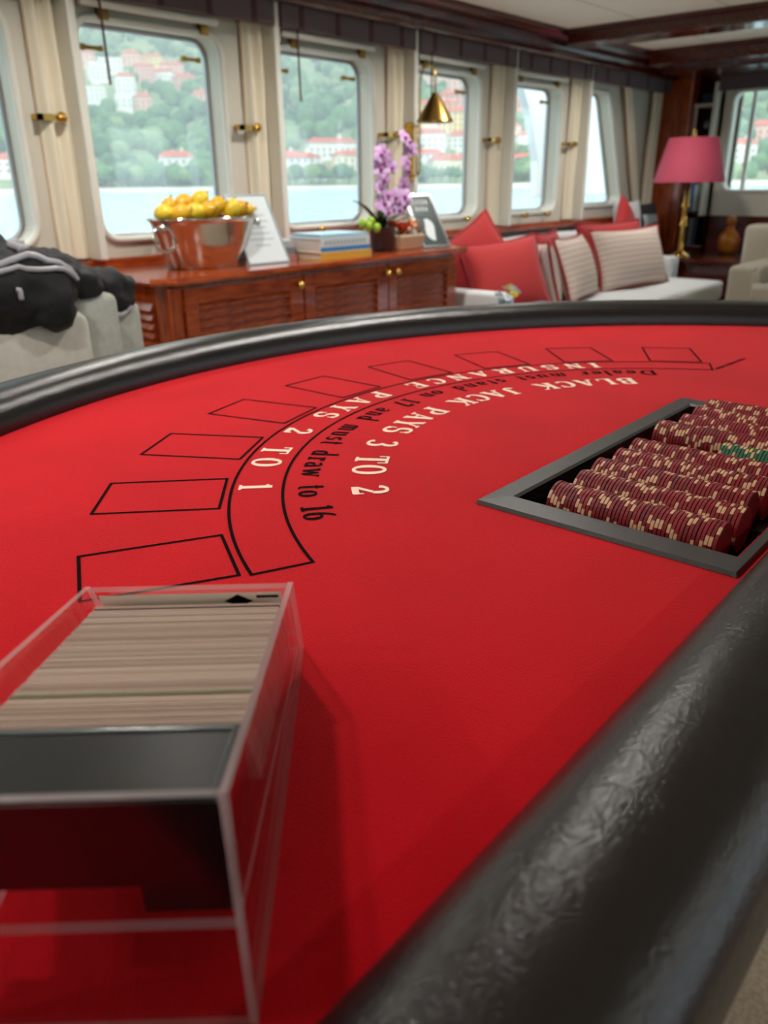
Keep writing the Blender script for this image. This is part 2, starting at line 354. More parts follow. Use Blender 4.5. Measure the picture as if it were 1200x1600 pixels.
# forward bulkhead
def putX(y, d, z): return (XF+d, y, z)
wf = sroot('wall_forward', (XF, 1, 0), 'dark mahogany forward bulkhead around the bookshelf and window', 'wall')
box('lower_panel', XF, XF+.14, YS, 2.77, 0, .822, MAHD, wf)
box('upper_panel', XF, XF+.14, YS, 2.77, 1.86, ZC, MAHD, wf)
box('niche_back', XF+.30, XF+.34, 2.70, 3.05, 0, ZC, MAHD, wf)
box('niche_outer', XF+.05, XF+.34, 2.985, 3.45, 0, ZC, MAHD, wf); box('niche_side', XF, XF+.32, 2.735, 2.765, 0, ZC, MAHD, wf)
box('head_panel', XF-.75, XF, YS, 3.0, 1.90, ZC-.001, MAHD, wf)
lpf = loop_round(1.93, 2.665, 1.02, 1.80, .08)
wr = sroot('window_7', (XF, 2.3, .835), 'forward window past the pink lampshade', 'window')
mb = MB(); panel_hole(mb, 1.80, 2.765, .82, 1.86, lpf, putX, 0, .12); mb.build('panel', CREAMW, wr)
m = MB(); m.tube([putX(p[0], -.004, p[1]) for p in lpf], .016, 8, loop=True); m.build('rim', WHITE, wr, smooth=True)
m = MB(); m.quad([putX(p[0], .105, p[1]) for p in lpf]); m.build('pane', PANE, wr)
box('mullion', XF+.06, XF+.10, 2.50, 2.53, 1.02, 1.80, WHITE, wr)
m = MB(); lp8 = loop_round(.75, 1.55, 1.02, 1.80, .08); wr8 = sroot('window_8', (XF, 1.2, .835), 'second forward window nearer the middle of the bulkhead', 'window')
panel_hole(m, .55, 1.80, .82, 1.86, lp8, putX, 0, .12); m.build('panel', CREAMW, wr8)
m = MB(); m.quad([putX(p[0], .105, p[1]) for p in lp8]); m.build('pane', PANE, wr8)
for n_, (ya, yb) in ((40, (-.80, .55)), (41, (YS, -.80))):
    m = MB(); lp9 = loop_round(ya+.2, yb-.2, .95, 1.80, .08); wr9 = sroot('window_%d' % n_, (XF, (ya+yb)/2, .835), 'forward window %s' % ('ahead of the card table' if n_ == 40 else 'in the far starboard corner'), 'window')
    panel_hole(m, ya, yb, .82, 1.86, lp9, putX, 0, .12); m.build('panel', CREAMW, wr9)
    m = MB(); m.quad([putX(p[0], .105, p[1]) for p in lp9]); m.build('pane', PANE, wr9)
struct(box('trim_30', XF-.10, XF, 2.765, 2.80, .82, 1.87, WHITE, bevel=.006), 'white upright fin between bookshelf and forward window', 'window trim')
t = thing('roman_blind', 'dark folded blind above the forward window', 'blind', (XF-.1, 2.3, 1.80))
box('cloth', XF-.11, XF-.08, .6, 2.76, 1.80, 1.90, VAL, t)
# corner column
c = sroot('trim_31', (XF-.05, 3.14, 0), 'varnished mahogany corner column between window row and bookshelf', 'column')
box('shaft', XF-.10, XF+.05, 2.985, 3.30, 0, 1.93, MAHOGV, c, .02, 3); box('fillet', XF-.112, XF-.10, 3.06, 3.22, .2, 1.85, MAHOGV, c, .004)
# bookshelf in the niche
t = thing('bookshelf', 'mahogany corner bookshelf with white edged shelf behind the lampshade', 'bookshelf', (XF+.1, 2.88, 0))
for z in (.56, .855, 1.15): box('shelf', XF+.0, XF+.30, 2.765, 2.985, z-.02, z, MAHD, t, .004)
box('shelf', XF-.02, XF+.30, 2.765, 2.985, 1.695, 1.72, WHITE, t, .004)
box('upright', XF-.005, XF+.02, 2.962, 2.985, 1.2, 1.70, WHITE, t, .003)
def book(x0, x1, y0, y1, z0, z1, m, lab, group, M=None):
    t = thing('book', lab, 'book', ((x0+x1)/2, (y0+y1)/2, z0), group)
    mb = MB(); e = .003
    mb.box(x0, x0+e, y0, y1, z0, z1, 0, M); mb.box(x0+e, x1, y0, y0+e, z0, z1, 0, M); mb.box(x0+e, x1, y1-e, y1, z0, z1, 0, M)
    mb.build('cover', m, t); MB().box(x0+e, x1-.004, y0+e, y1-e, z0+.004, z1-.004, 0, M).build('pages', PAGES, t); return t
y = 2.972
for k, (wd, hh, m, lab) in enumerate(((.028, .235, BLB, 'pale blue book beside the column on the middle shelf'), (.030, .245, BLUEB, 'bright blue upright book on the middle shelf'), (.028, .22, WHB, 'white upright book behind the lamp column'),
        (.036, .235, GREENB, 'sage green upright book on the middle shelf'), (.026, .225, GREYB, 'grey upright book on the middle shelf'), (.026, .215, NAVYB, 'navy upright book at the dark end of the middle shelf'))):
    book(XF+.03, XF+.24, y-wd, y, .857, .857+hh, m, lab, 'books on the middle shelf'); y -= wd+.002
y = 2.96
for wd, m, lab in ((.04, NAVYB, 'thick navy book on the lowest shelf'), (.03, GREYB, 'slate grey book on the lowest shelf'), (.035, NAVYB, 'dark blue thin book at the lowest shelf end')):
    book(XF+.03, XF+.24, y-wd, y, .562, .562+.235, m, lab, 'books on the lowest shelf'); y -= wd+.003
book(XF+.04, XF+.2, 2.83, 2.95, 1.722, 1.80, NAVYB, 'dark blue boxed volume on the white edged shelf', 'books on the top shelf')
t = thing('bottle', 'clear bottle with blue label on the shelf above the lampshade', 'bottle', (XF+.1, 2.905, 1.152))
MB().lathe([(.0, 0), (.055, 0), (.058, .02), (.058, .2), (.045, .26), (.02, .31), (.018, .38)], (XF+.1, 2.905, 1.152), 16).build('glass_body', CLEARB, t, True)
MB().lathe([(.0585, 0), (.0595, .01), (.0595, .12), (.0585, .13)], (XF+.1, 2.905, 1.19), 16, cap=False).build('label_band', BLUEGL, t, True)
MB().lathe([(.0, 0), (.022, 0), (.024, .03), (.018, .06), (0, .065)], (XF+.1, 2.905, 1.53), 12).build('stopper', STEEL, t, True)

# unseen sides that hold the light in: starboard wall with its own windows, aft wall
ws = sroot('wall_starboard', (2, YS, 0), 'panelled wall opposite the window row with its own windows', 'wall')
box('lower_panel', XA, XF+.1, YS-.14, YS, 0, .80, MAHOG, ws); box('upper_panel', XA, XF+.1, YS-.14, YS, 1.83, ZC, MAHD, ws)
def putS(x, d, z): return (x, YS-d, z)
xs = [-2.95+1.055*i for i in range(10)]
for i, x in enumerate(xs):
    lp = loop_round(x+.14, x+.915, .915, 1.745, .085)
    window(10+i, putS, x, x+1.055, lp, 'opposite side window, number %d from aft' % (i+1), rim=False)
box('end_panel', xs[-1]+1.055, XF+.1, YS-.14, YS, .80, 1.83, CREAMW, ws)
struct(box('wall_aft', XA-.1, XA, YS-.1, YW+.15, 0, ZC, CREAMW), 'cream aft bulkhead behind the viewer', 'wall')

# added ceiling downlights, kept out of view to brighten the saloon (brass ring, warm lamp)
LAMPM = mat('lamp_lens', '#fff1dc', .4, emit='#ffe2b8', es=12)
dl = []
for ix, x in enumerate((-1.2, .3, 1.7, 3.0, 4.1, 5.9)):
    for iy, yy in enumerate((-1.5, 1.05, 2.5)):
        if iy == 1 and ix not in (0, 1, 2): continue
        t = thing('fill_downlight', 'recessed brass fill downlight added in the %s row of the ceiling' % ('starboard', 'middle', 'window side')[iy], 'ceiling fill light', (x, yy, ZC), 'added ceiling fill downlights')
        MB().lathe([(.045, 0), (.062, -.001), (.062, -.010), (.047, -.012), (.045, -.006)], (x, yy, ZC), 20, cap=False).build('ring', BRASS, t, True)
        MB().lathe([(.0, -.004), (.046, -.004)], (x, yy, ZC), 20, cap=False).build('lens', LAMPM, t)
        ld = bpy.data.lights.new('downlight', 'AREA'); ld.shape = 'DISK'; ld.size = .09; ld.energy = (4, 7.6, 9.5)[iy]; ld.color = (1, .96, .90); ld.spread = radians(150)
        lo = bpy.data.objects.new('downlight', ld); COL.objects.link(lo); lo.location = (x, yy, ZC-.014); adopt(lo, t)

# ================================================================== GAMING TABLE
H = .27
CX, CY = .8061, .2095                       # centre of the printed arcs
RC = (.795, .03); RR = 1.035; YD = .085; FR = .13; RA, RB, RZ = .05, .040, FELT+.002
def dshape(off, n=72):
    """closed D outline, offset inwards by off from the rail's centre line."""
    dx = sqrt((RR-FR)**2-(YD+FR-RC[1])**2); P = []
    cr = (RC[0]+dx, YD+FR); cl_ = (RC[0]-dx, YD+FR); a0 = atan2(cr[1]-RC[1], cr[0]-RC[0])
    for i in range(14): t = -pi/2+(a0+pi/2)*i/14; P.append((cr[0]+(FR-off)*cos(t), cr[1]+(FR-off)*sin(t)))
    for i in range(n): t = a0+(pi-2*a0)*i/n; P.append((RC[0]+(RR-off)*cos(t), RC[1]+(RR-off)*sin(t)))
    for i in range(14): t = (pi-a0)+(a0+pi/2)*i/14; P.append((cl_[0]+(FR-off)*cos(t), cl_[1]+(FR-off)*sin(t)))
    for i in range(30): u = i/30; P.append((cl_[0]+(cr[0]-cl_[0])*u, YD+off))
    return P
table = thing('gaming_table', 'D-shaped card table with red felt top and padded black rail', 'table', (RC[0], .5, 0))
TX0, TX1, TY0, TY1 = .5576, 1.029, .145, .3755       # chip tray outer rim
TR = .029
def felt_mesh():
    bm = bmesh.new()
    def loop(P, z):
        vs = [bm.verts.new((x, y, z)) for x, y in P]
        return vs, [bm.edges.new((vs[i], vs[(i+1) % len(vs)])) for i in range(len(vs))]
    hole = [(TX0+.012, TY0+.012), (TX1-.012, TY0+.012), (TX1-.012, TY1-.012), (TX0+.012, TY1-.012)]
    o1, e1 = loop(dshape(.03), FELT); h1, g1 = loop(hole, FELT)
    bmesh.ops.triangle_fill(bm, use_beauty=True, use_dissolve=False, edges=e1+g1)
    o2, e2 = loop(dshape(.03), FELT-.02); h2, g2 = loop(hole, FELT-.02)
    for A, B in ((o1, o2), (h1, h2)):
        for i in range(len(A)): bm.faces.new((A[i], A[(i+1) % len(A)], B[(i+1) % len(A)], B[i]))
    bmesh.ops.recalc_face_normals(bm, faces=bm.faces)
    for f in bm.faces:
        if abs(f.normal.z) > .9 and f.normal.z < 0: f.normal_flip()
    me = bpy.data.meshes.new('felt'); bm.to_mesh(me); bm.free(); me.materials.append(FELTM); return me
fo = bpy.data.objects.new('felt', felt_mesh()); COL.objects.link(fo); adopt(fo, table)
mb = MB(); P = dshape(0); n = len(P); R = []
for i, p in enumerate(P):
    t = Vector((P[(i+1) % n][0]-P[i-1][0], P[(i+1) % n][1]-P[i-1][1], 0)).normalized(); nn = Vector((-t.y, t.x, 0))
    ring = []
    for j in range(28):
        a = 2*pi*j/28; ca, sa = cos(a), sin(a)
        ca = math.copysign(abs(ca)**.85, ca); sa = math.copysign(abs(sa)**.85, sa)
        ring.append(Vector((p[0], p[1], RZ))+nn*(RA*ca)+Vector((0, 0, RB*sa)))
    R.append(ring)
mb.rings(R, 0, loop=True); mb.build('padded_rail', LEATHER, table, True)
mb = MB(); o1 = dshape(.022); mb.rings([[(x, y, FELT-.10) for x, y in o1], [(x, y, FELT-.02) for x, y in o1]], 0); mb.build('apron', BLACKP, table)
box('pedestal', .55, 1.05, .32, .62, .04, FELT-.10, MAHOGV, table, .02); box('base_plate', .4, 1.2, .2, .75, 0, .045, MAHOG, table, .01)

# ---- printing on the felt
ZP = FELT+.0006
def pol(r, deg): a = radians(deg); return (CX+r*cos(a), CY+r*sin(a))
def strip(mb, pts, wd, closed=False):
    P = [Vector(p) for p in pts]; n = len(P); L = []; Rr = []
    for i in range(n):
        a = P[i-1] if (closed or i > 0) else P[i]; b = P[(i+1) % n] if (closed or i < n-1) else P[i]
        d0 = (P[i]-a); d1 = (b-P[i])
        d0 = d0.normalized() if d0.length > 1e-9 else d1.normalized(); d1 = d1.normalized() if d1.length > 1e-9 else d0
        n0 = Vector((-d0.y, d0.x)); n1 = Vector((-d1.y, d1.x)); m_ = (n0+n1); m_ = m_/max(m_.length_squared, .3)*2
        L.append(P[i]+m_*wd/2); Rr.append(P[i]-m_*wd/2)
    for i in range(n if closed else n-1):
        j = (i+1) % n; mb.quad([(L[i].x, L[i].y, ZP), (Rr[i].x, Rr[i].y, ZP), (Rr[j].x, Rr[j].y, ZP), (L[j].x, L[j].y, ZP)])
R1, R2 = 1.917*H, 1.7364*H
LW = .0028
BXA = [150.95-15.07*i for i in range(9)]
bw, bl, bi = .2906*H, .4153*H, 1.9433*H
for deg in BXA:
    mb = MB(); e = Vector((cos(radians(deg)), sin(radians(deg)))); s_ = Vector((-e.y, e.x)); c0 = Vector((CX, CY))
    strip(mb, [c0+e*bi-s_*bw/2, c0+e*(bi+bl)-s_*bw/2, c0+e*(bi+bl)+s_*bw/2, c0+e*bi+s_*bw/2], LW, True)
    mb.build('betting_box', INK, table)
mb = MB(); a0, a1 = 24.9, 155.6
strip(mb, [pol(R1, a0+(a1-a0)*i/90) for i in range(91)]+[pol(R2, a1-(a1-a0)*i/90) for i in range(91)], LW, True); mb.build('insurance_band', INK, table)

# ---- lettering: own slab-serif strokes, unit height
def S(*p, w=.17): return ('l', p, w)
def A_(cx, cy, rx, ry, t0, t1, tk=.19, th=.08): return ('a', cx, cy, rx, ry, t0, t1, tk, th)
def sf(x, y, hw=.16): return S((x-hw, y), (x+hw, y), w=.075)
t_ = .0375; TP = 1-t_
UP = {
 'I': (.42, [S((.21, 0), (.21, 1), w=.2), sf(.21, t_, .19), sf(.21, TP, .19)]),
 'N': (.86, [S((.15, 0), (.15, 1), w=.09), S((.17, .96), (.68, .04), w=.2), S((.70, 0), (.70, 1), w=.09), sf(.15, t_), sf(.12, TP, .15), sf(.70, TP)]),
 'S': (.70, [A_(.35, .725, .24, .235, 25, 268), A_(.35, .27, .26, .23, 92, -155), S((.59, .66), (.59, .97), w=.07), S((.09, .04), (.09, .36), w=.07)]),
 'U': (.86, [S((.19, .3), (.19, 1), w=.2), A_(.43, .31, .25, .27, 180, 360, .18, .09), S((.68, .3), (.68, 1), w=.09), sf(.19, TP, .18), sf(.68, TP, .15)]),
 'R': (.84, [S((.19, 0), (.19, 1), w=.2), sf(.19, t_, .18), S((.05, TP), (.42, TP), w=.075), S((.2, .5), (.42, .5), w=.075), A_(.42, .73, .22, .23, 90, -90, .19, .075), S((.42, .5), (.66, .06), w=.18), sf(.70, t_, .10)]),
 'A': (.86, [S((.16, .03), (.42, .98), w=.08), S((.43, .98), (.70, .03), w=.2), S((.24, .32), (.6, .32), w=.075), sf(.15, t_, .13), sf(.70, t_, .15)]),
 'C': (.78, [A_(.42, .5, .30, .46, 42, 318), S((.68, .66), (.68, .97), w=.08)]),
 'E': (.76, [S((.19, 0), (.19, 1), w=.2), S((.05, TP), (.64, TP), w=.075), S((.05, t_), (.66, t_), w=.075), S((.2, .52), (.48, .52), w=.075), S((.63, .74), (.63, 1), w=.07), S((.66, 0), (.66, .28), w=.07), S((.47, .4), (.47, .64), w=.06)]),
 'P': (.78, [S((.19, 0), (.19, 1), w=.2), sf(.19, t_, .19), S((.05, TP), (.42, TP), w=.075), S((.2, .46), (.42, .46), w=.075), A_(.42, .71, .23, .25, 90, -90, .19, .075)]),
 'Y': (.84, [S((.16, .97), (.42, .47), w=.19), S((.68, .97), (.44, .47), w=.085), S((.42, 0), (.42, .5), w=.19), sf(.42, t_, .18), sf(.15, TP, .15), sf(.69, TP, .13)]),
 '2': (.68, [A_(.33, .71, .23, .25, 170, -35, .18, .08), S((.50, .56), (.12, .14), w=.12), S((.06, .09), (.60, .09), w=.17), S((.60, .02), (.60, .3), w=.07)]),
 'T': (.80, [S((.40, 0), (.40, 1), w=.2), sf(.40, t_, .19), S((.07, TP), (.73, TP), w=.075), S((.08, .70), (.08, 1), w=.07), S((.72, .70), (.72, 1), w=.07)]),
 'O': (.86, [A_(.43, .5, .31, .455, 0, 360, .2, .085)]),
 '1': (.46, [S((.25, 0), (.25, 1), w=.19), sf(.25, t_, .2), S((.06, .82), (.25, .95), w=.085)]),
 'B': (.82, [S((.19, 0), (.19, 1), w=.2), S((.05, TP), (.42, TP), w=.075), S((.05, t_), (.42, t_), w=.075), S((.2, .53), (.42, .53), w=.075), A_(.42, .75, .20, .215, 90, -90, .18, .075), A_(.42, .285, .24, .245, 90, -90, .19, .075)]),
 'L': (.74, [S((.19, 0), (.19, 1), w=.2), sf(.19, TP, .19), S((.05, t_), (.64, t_), w=.075), S((.64, 0), (.64, .34), w=.07)]),
 'K': (.88, [S((.19, 0), (.19, 1), w=.2), sf(.19, t_, .18), sf(.19, TP, .18), S((.24, .40), (.66, .96), w=.085), S((.40, .58), (.70, .04), w=.19), sf(.68, TP, .13), sf(.72, t_, .13)]),
 'J': (.66, [S((.42, .22), (.42, 1), w=.19), sf(.42, TP, .19), A_(.27, .22, .16, .19, 0, -170, .17, .08)]),
 '3': (.68, [A_(.32, .74, .21, .22, 160, -90, .17, .08), A_(.32, .27, .24, .235, 90, -160, .18, .08)]),
}
xh = .60
LOW = {
 'D': (.86, [S((.18, 0), (.18, 1), w=.15), S((.04, TP), (.36, TP), w=.06), S((.04, t_), (.36, t_), w=.06), A_(.36, .5, .36, .465, 90, -90, .16, .06)]),
 'e': (.50, [A_(.25, .3, .18, .27, 10, 318, .14, .06), S((.1, .33), (.42, .33), w=.055)]),
 'a': (.52, [A_(.22, .18, .15, .15, 0, 360, .11, .06), S((.37, 0), (.37, .42), w=.13), A_(.23, .42, .14, .15, 0, 150, .1, .07), S((.37, .04), (.48, .05), w=.06)]),
 'l': (.30, [S((.15, 0), (.15, 1), w=.13), sf(.15, t_, .13), S((.04, .94), (.15, .97), w=.06)]),
 'r': (.42, [S((.14, 0), (.14, xh), w=.13), sf(.14, t_, .13), S((.03, .57), (.14, .58), w=.06), A_(.28, .40, .13, .17, 170, 50, .09, .07), S((.36, .52), (.38, .46), w=.11)]),
 'm': (.84, [S((.13, 0), (.13, xh), w=.12), S((.40, 0), (.40, .45), w=.12), S((.68, 0), (.68, .45), w=.12), A_(.27, .43, .13, .15, 180, 0, .1, .07), A_(.55, .43, .13, .15, 180, 0, .1, .07), sf(.13, t_, .1), sf(.40, t_, .1), sf(.68, t_, .1)]),
 'n': (.58, [S((.13, 0), (.13, xh), w=.12), S((.42, 0), (.42, .45), w=.12), A_(.28, .43, .14, .15, 180, 0, .1, .07), sf(.13, t_, .11), sf(.42, t_, .11), S((.02, .57), (.13, .58), w=.06)]),
 'u': (.58, [S((.13, .15), (.13, xh), w=.12), S((.42, 0), (.42, xh), w=.12), A_(.27, .17, .14, .15, 180, 360, .1, .07), S((.02, .57), (.13, .57), w=.06), S((.31, .57), (.42, .57), w=.06), S((.42, .03), (.53, .04), w=.06)]),
 's': (.42, [A_(.2, .43, .12, .14, 30, 265, .12, .06), A_(.2, .17, .13, .14, 90, -150, .12, .06)]),
 't': (.36, [S((.17, .12), (.17, .80), w=.12), S((.05, .57), (.32, .57), w=.06), A_(.27, .13, .10, .11, 180, 300, .1, .06)]),
 'd': (.58, [A_(.23, .28, .16, .25, 0, 360, .13, .06), S((.42, 0), (.42, 1), w=.12), S((.31, .95), (.42, .97), w=.06), S((.42, .03), (.53, .05), w=.06)]),
 'o': (.52, [A_(.26, .29, .18, .26, 0, 360, .14, .06)]),
 'w': (.80, [S((.10, .57), (.24, .03), w=.12), S((.26, .03), (.40, .57), w=.06), S((.40, .57), (.54, .03), w=.12), S((.56, .03), (.70, .57), w=.06), sf(.10, .57, .1), sf(.70, .57, .08)]),
 '1': (.40, [S((.22, 0), (.22, .95), w=.14), sf(.22, t_, .16), S((.06, .80), (.22, .92), w=.07)]),
 '7': (.50, [S((.06, .90), (.46, .90), w=.12), S((.44, .88), (.20, -.02), w=.13), S((.07, .74), (.07, .94), w=.06)]),
 '6': (.52, [A_(.26, .28, .18, .26, 0, 360, .13, .06), A_(.40, .30, .32, .64, 180, 100, .12, .06)]),
}
def lettering(name, text, table_, rb, hgt, d0, d1, wscale, matl, space=.5, font=UP, bold=1.15):
    mb = MB(); adv = []
    for ch in text: adv.append(space if ch == ' ' else font[ch][0])
    tot = sum(adv)*wscale*hgt; arc = radians(d1-d0)*(rb-hgt/2); gap = (arc-tot)/(len(text)-1)
    pos = 0
    def pt(x, y, s0):        # x along, y up (towards the centre)
        th = radians(d0)+(s0+x*wscale*hgt)/(rb-hgt/2); r = rb-y*hgt
        return (CX+r*cos(th), CY+r*sin(th))
    k = 0
    for ch, ad in zip(text, adv):
        mb = MB()
        if ch != ' ':
            for g in font[ch][1]:
                k += 1; z = ZP+.00001*(k % 9)
                if g[0] == 'l':
                    (xa, ya), (xb, yb) = g[1][0], g[1][-1]; wd = g[2]*bold
                    d = Vector((xb-xa, yb-ya)); d.normalize(); q = Vector((-d.y, d.x))*wd/2
                    n_ = 4
                    for i in range(n_):
                        u, v = i/n_, (i+1)/n_
                        a = Vector((xa+(xb-xa)*u, ya+(yb-ya)*u)); b = Vector((xa+(xb-xa)*v, ya+(yb-ya)*v))
                        mb.quad([(*pt(*(a+q), pos), z), (*pt(*(a-q), pos), z), (*pt(*(b-q), pos), z), (*pt(*(b+q), pos), z)])
                else:
                    _, cx, cy, rx, ry, t0, t1, tk, th_ = g; n_ = 20; pr = None
                    for i in range(n_+1):
                        a = radians(t0+(t1-t0)*i/n_); wd = bold*(th_+(tk-th_)*abs(cos(a))**1.3)
                        e = Vector((cos(a), sin(a))); c = Vector((cx+rx*cos(a), cy+ry*sin(a)))
                        cur = (c+e*wd/2, c-e*wd/2)
                        if pr: mb.quad([(*pt(*pr[0], pos), z), (*pt(*pr[1], pos), z), (*pt(*cur[1], pos), z), (*pt(*cur[0], pos), z)])
                        pr = cur
            mb.build(name, matl, table_)
        pos += ad*wscale*hgt+gap
lettering('letter', 'INSURANCE PAYS 2 TO 1', table, 1.893*H, .118*H, 44.7, 135.3, 1.0, CREAMINK, .75)
lettering('letter', 'Dealer must stand on 17 and must draw to 16', table, 1.682*H, .112*H, 35.6, 145.6, 1.0, INK, .5, LOW, 1.22)
lettering('letter', 'BLACK JACK PAYS 3 TO 2', table, 1.495*H, .130*H, 41.8, 138.9, .95, CREAMINK, .7)
mb = MB(); random.seed(3)
for i in range(26):
    u = i/25; p = Vector(pol(1.775*H, 24.1)).lerp(Vector(pol(2.12*H, 19.1)), u); d = (Vector(pol(2.12*H, 19.1))-Vector(pol(1.775*H, 24.1))).normalized(); q = Vector((-d.y, d.x))*random.uniform(.0025, .0045)
    if i in (8, 17): continue
    e = d*.0011; mb.quad([(*(p+q-e), ZP), (*(p-q-e), ZP), (*(p-q+e), ZP), (*(p+q+e), ZP)])
mb.build('small_print', INK, table)

# ---- chip tray
tray = thing('chip_tray', 'grey plastic chip tray sunk in the felt, holding rows of chips', 'chip tray', (.79, .26, FELT))
ix0, ix1, iy0, iy1 = TX0+TR, TX1-TR, TY0+.010, TY1-.024
mb = MB(); zt = FELT+.004
def ringrect(a, b, z): return [(a[0], a[1], z), (b[0], a[1], z), (b[0], b[1], z), (a[0], b[1], z)]
oa, ob = (TX0, TY0), (TX1, TY1); ia, ib = (ix0, iy0), (ix1, iy1)
mb.rings([ringrect(oa, ob, FELT+.0005), ringrect((TX0+.0015, TY0+.0015), (TX1-.0015, TY1-.0015), zt), ringrect((ix0-.002, iy0-.002), (ix1+.002, iy1+.002), zt+.0006), ringrect(ia, ib, zt-.002)], 0, cap=False)
mb.build('rim', TRAYM, tray)
mb = MB(); mb.rings([ringrect(ia, ib, zt-.002), ringrect((ix0+.002, iy0+.002), (ix1-.002, iy1-.002), FELT-.012)], 0, cap=False)
NROW = 10; PIT = (ix1-ix0)/NROW
for i in range(NROW):
    c = ix0+PIT*(i+.5); R = []
    for y in (iy0+.002, iy1-.002):
        R.append([(c+(PIT/2)*cos(pi+pi*j/12), y, FELT-.012+.0*j+(-.0105)*sin(pi*j/12)) for j in range(13)])
    mb.rings(R, 0, closed=False, cap=False)
mb.build('well', TRAYIN, tray, True)
# chips: one mesh per pattern, individual chips in the nearest rows
CR, CT = .0195, .0033
def chip_mesh(name, base, spot, third, seed, n=32):
    rnd = random.Random(seed); m = MB(); k = n
    R = [[(r*cos(2*pi*j/k), r*sin(2*pi*j/k), z) for j in range(k)] for r, z in ((CR-.0008, 0), (CR, .0005), (CR, CT-.0005), (CR-.0008, CT-.0001))]
    m.rings(R, 0)
    st = rnd.randrange(4)
    for q in range(4):
        s0 = st+q*8
        for d in (0, 1):
            m.m[k+(s0+d) % k] = 1; m.m[(s0+d) % k] = 1; m.m[2*k+(s0+d) % k] = 1
    if third is not None: m.m[k+(st+4) % k] = 2; m.m[k+(st+5) % k] = 2
    o = m.build(name, [base, spot, third or spot]); me = o.data; bpy.data.objects.remove(o); return me
CM = [chip_mesh('gaming_chip', CHIPR if i % 3 else CHIPR2, CHIPC, None, i) for i in range(6)]
CMG = [chip_mesh('gaming_chip', CHIPG, CHIPC, CHIPY, i) for i in range(2)]
ords = ['first', 'second', 'third', 'fourth', 'fifth', 'sixth', 'seventh', 'eighth', 'ninth', 'tenth']
rest = MB(); indiv = 0; random.seed(11)
CH = .0034
for i in range(NROW):
    x = ix0+PIT*(i+.5); y0 = iy1-.028-random.uniform(0, .004); yend = iy0+.014+random.uniform(0, .006)
    if i == 0: yend = iy0+.016; y0 = iy1-.030
    if i == 6: y0 = iy1-.020
    green = i == 5
    if green: y0 = .247
    nchip = int((y0-yend)/CH)
    for k in range(nchip):
        yy = y0-CH*k; rot = random.uniform(0, 2*pi) if k % 3 else rot if k else 0.5
        dz = random.uniform(-.0004, .0004); zc = FELT+.0005+dz
        me = random.choice(CMG if green and k < 22 else CM)
        if i < 7 and (indiv < 300 or green):
            o = bpy.data.objects.new('gaming_chip', me); COL.objects.link(o); indiv += 1
            o.location = (x+random.uniform(-.0003, .0003), yy, zc)
            o.rotation_euler = (Matrix.Rotation(pi/2, 3, 'X') @ Matrix.Rotation(rot, 3, 'Z')).to_euler()
            if green and k < 22: tag(o, 'green chip with cream and yellow edge spots in the short green stack', 'chip', 'green chips in the tray')
            else: tag(o, 'maroon chip with cream edge spots in the %s tray row from the near corner' % ords[i], 'chip', 'maroon chips in the %s row' % ords[i])
        else:
            Mx = Matrix.Translation((x, yy, zc)) @ (Matrix.Rotation(pi/2, 4, 'X') @ Matrix.Rotation(rot, 4, 'Z')); n0 = len(rest.v)
            rest.v += [tuple(Mx @ v.co) for v in me.vertices]
            for p in me.polygons: rest.f.append(tuple(n0+q for q in p.vertices)); rest.m.append(1 if p.material_index else 0)
ro = rest.build('gaming_chips', [CHIPR, CHIPC]); tag(ro, 'remaining maroon chips filling the far rows of the tray', 'chips', kind='stuff')

# ================================================================== CARD SHOE
ANG = radians(42.4); SO = Vector((.111, .157, FELT+.0005)); AX = Vector((cos(ANG), sin(ANG), 0)); LX = Vector((-sin(ANG), cos(ANG), 0)); SWD = .114
def sp(s, l, z): return SO+AX*s+LX*(l+.0018*(z/.1)*max(0, 1-s/.24))+Vector((0, 0, z))   # walls lean in slightly towards the back
shoe = thing('card_shoe', 'clear acrylic dealing shoe loaded with cards on the red felt', 'card shoe', SO)
WT = .003; SH0, SH1, ST, SB = .102, .066, .204, .242
def slab(name, prof, l0, l1, parent, bev=.0006):
    """extruded profile in (s, z) between l0 and l1; long faces clear, rim faces edge material"""
    mb = MB(); A = [sp(s, l0, z) for s, z in prof]; B = [sp(s, l1, z) for s, z in prof]; n = len(prof)
    mb.quad(A, 0); mb.quad(list(reversed(B)), 0)
    for i in range(n):
        j = (i+1) % n; mb.quad([A[j], A[i], B[i], B[j]], 1)
    return mb.build(name, [ACR, ACRE], parent)
slab('side_wall', [(0, 0), (SB, 0), (ST, SH1), (0, SH0)], 0, WT, shoe)
slab('side_wall', [(0, 0), (SB, 0), (ST, SH1), (0, SH0)], SWD-WT, SWD, shoe)
def plate(name, a, b, th, l0, l1, parent, m0=ACR, m1=ACRE):
    """plate whose mid-line runs from a to b in (s, z), thickness th towards the normal"""
    d = Vector((b[0]-a[0], b[1]-a[1])).normalized(); q = Vector((-d.y, d.x))*th
    P = [a, b, (b[0]+q.x, b[1]+q.y), (a[0]+q.x, a[1]+q.y)]
    mb = MB(); A = [sp(s, l0, z) for s, z in P]; B = [sp(s, l1, z) for s, z in P]
    mb.quad([A[0], A[1], B[1], B[0]], 0); mb.quad([A[3], B[3], B[2], A[2]], 0)
    mb.quad([A[1], A[2], B[2], B[1]], 1); mb.quad([A[0], B[0], B[3], A[3]], 1); mb.quad([A[0], A[3], A[2], A[1]], 1); mb.quad([B[0], B[1], B[2], B[3]], 1)
    return mb.build(name, [m0, m1], parent)
plate('back_wall', (WT, 0), (WT, SH0-.001), WT, WT, SWD-WT, shoe)
plate('front_wall', (SB, .012), (ST, SH1-.0005), WT, WT, SWD-WT, shoe)
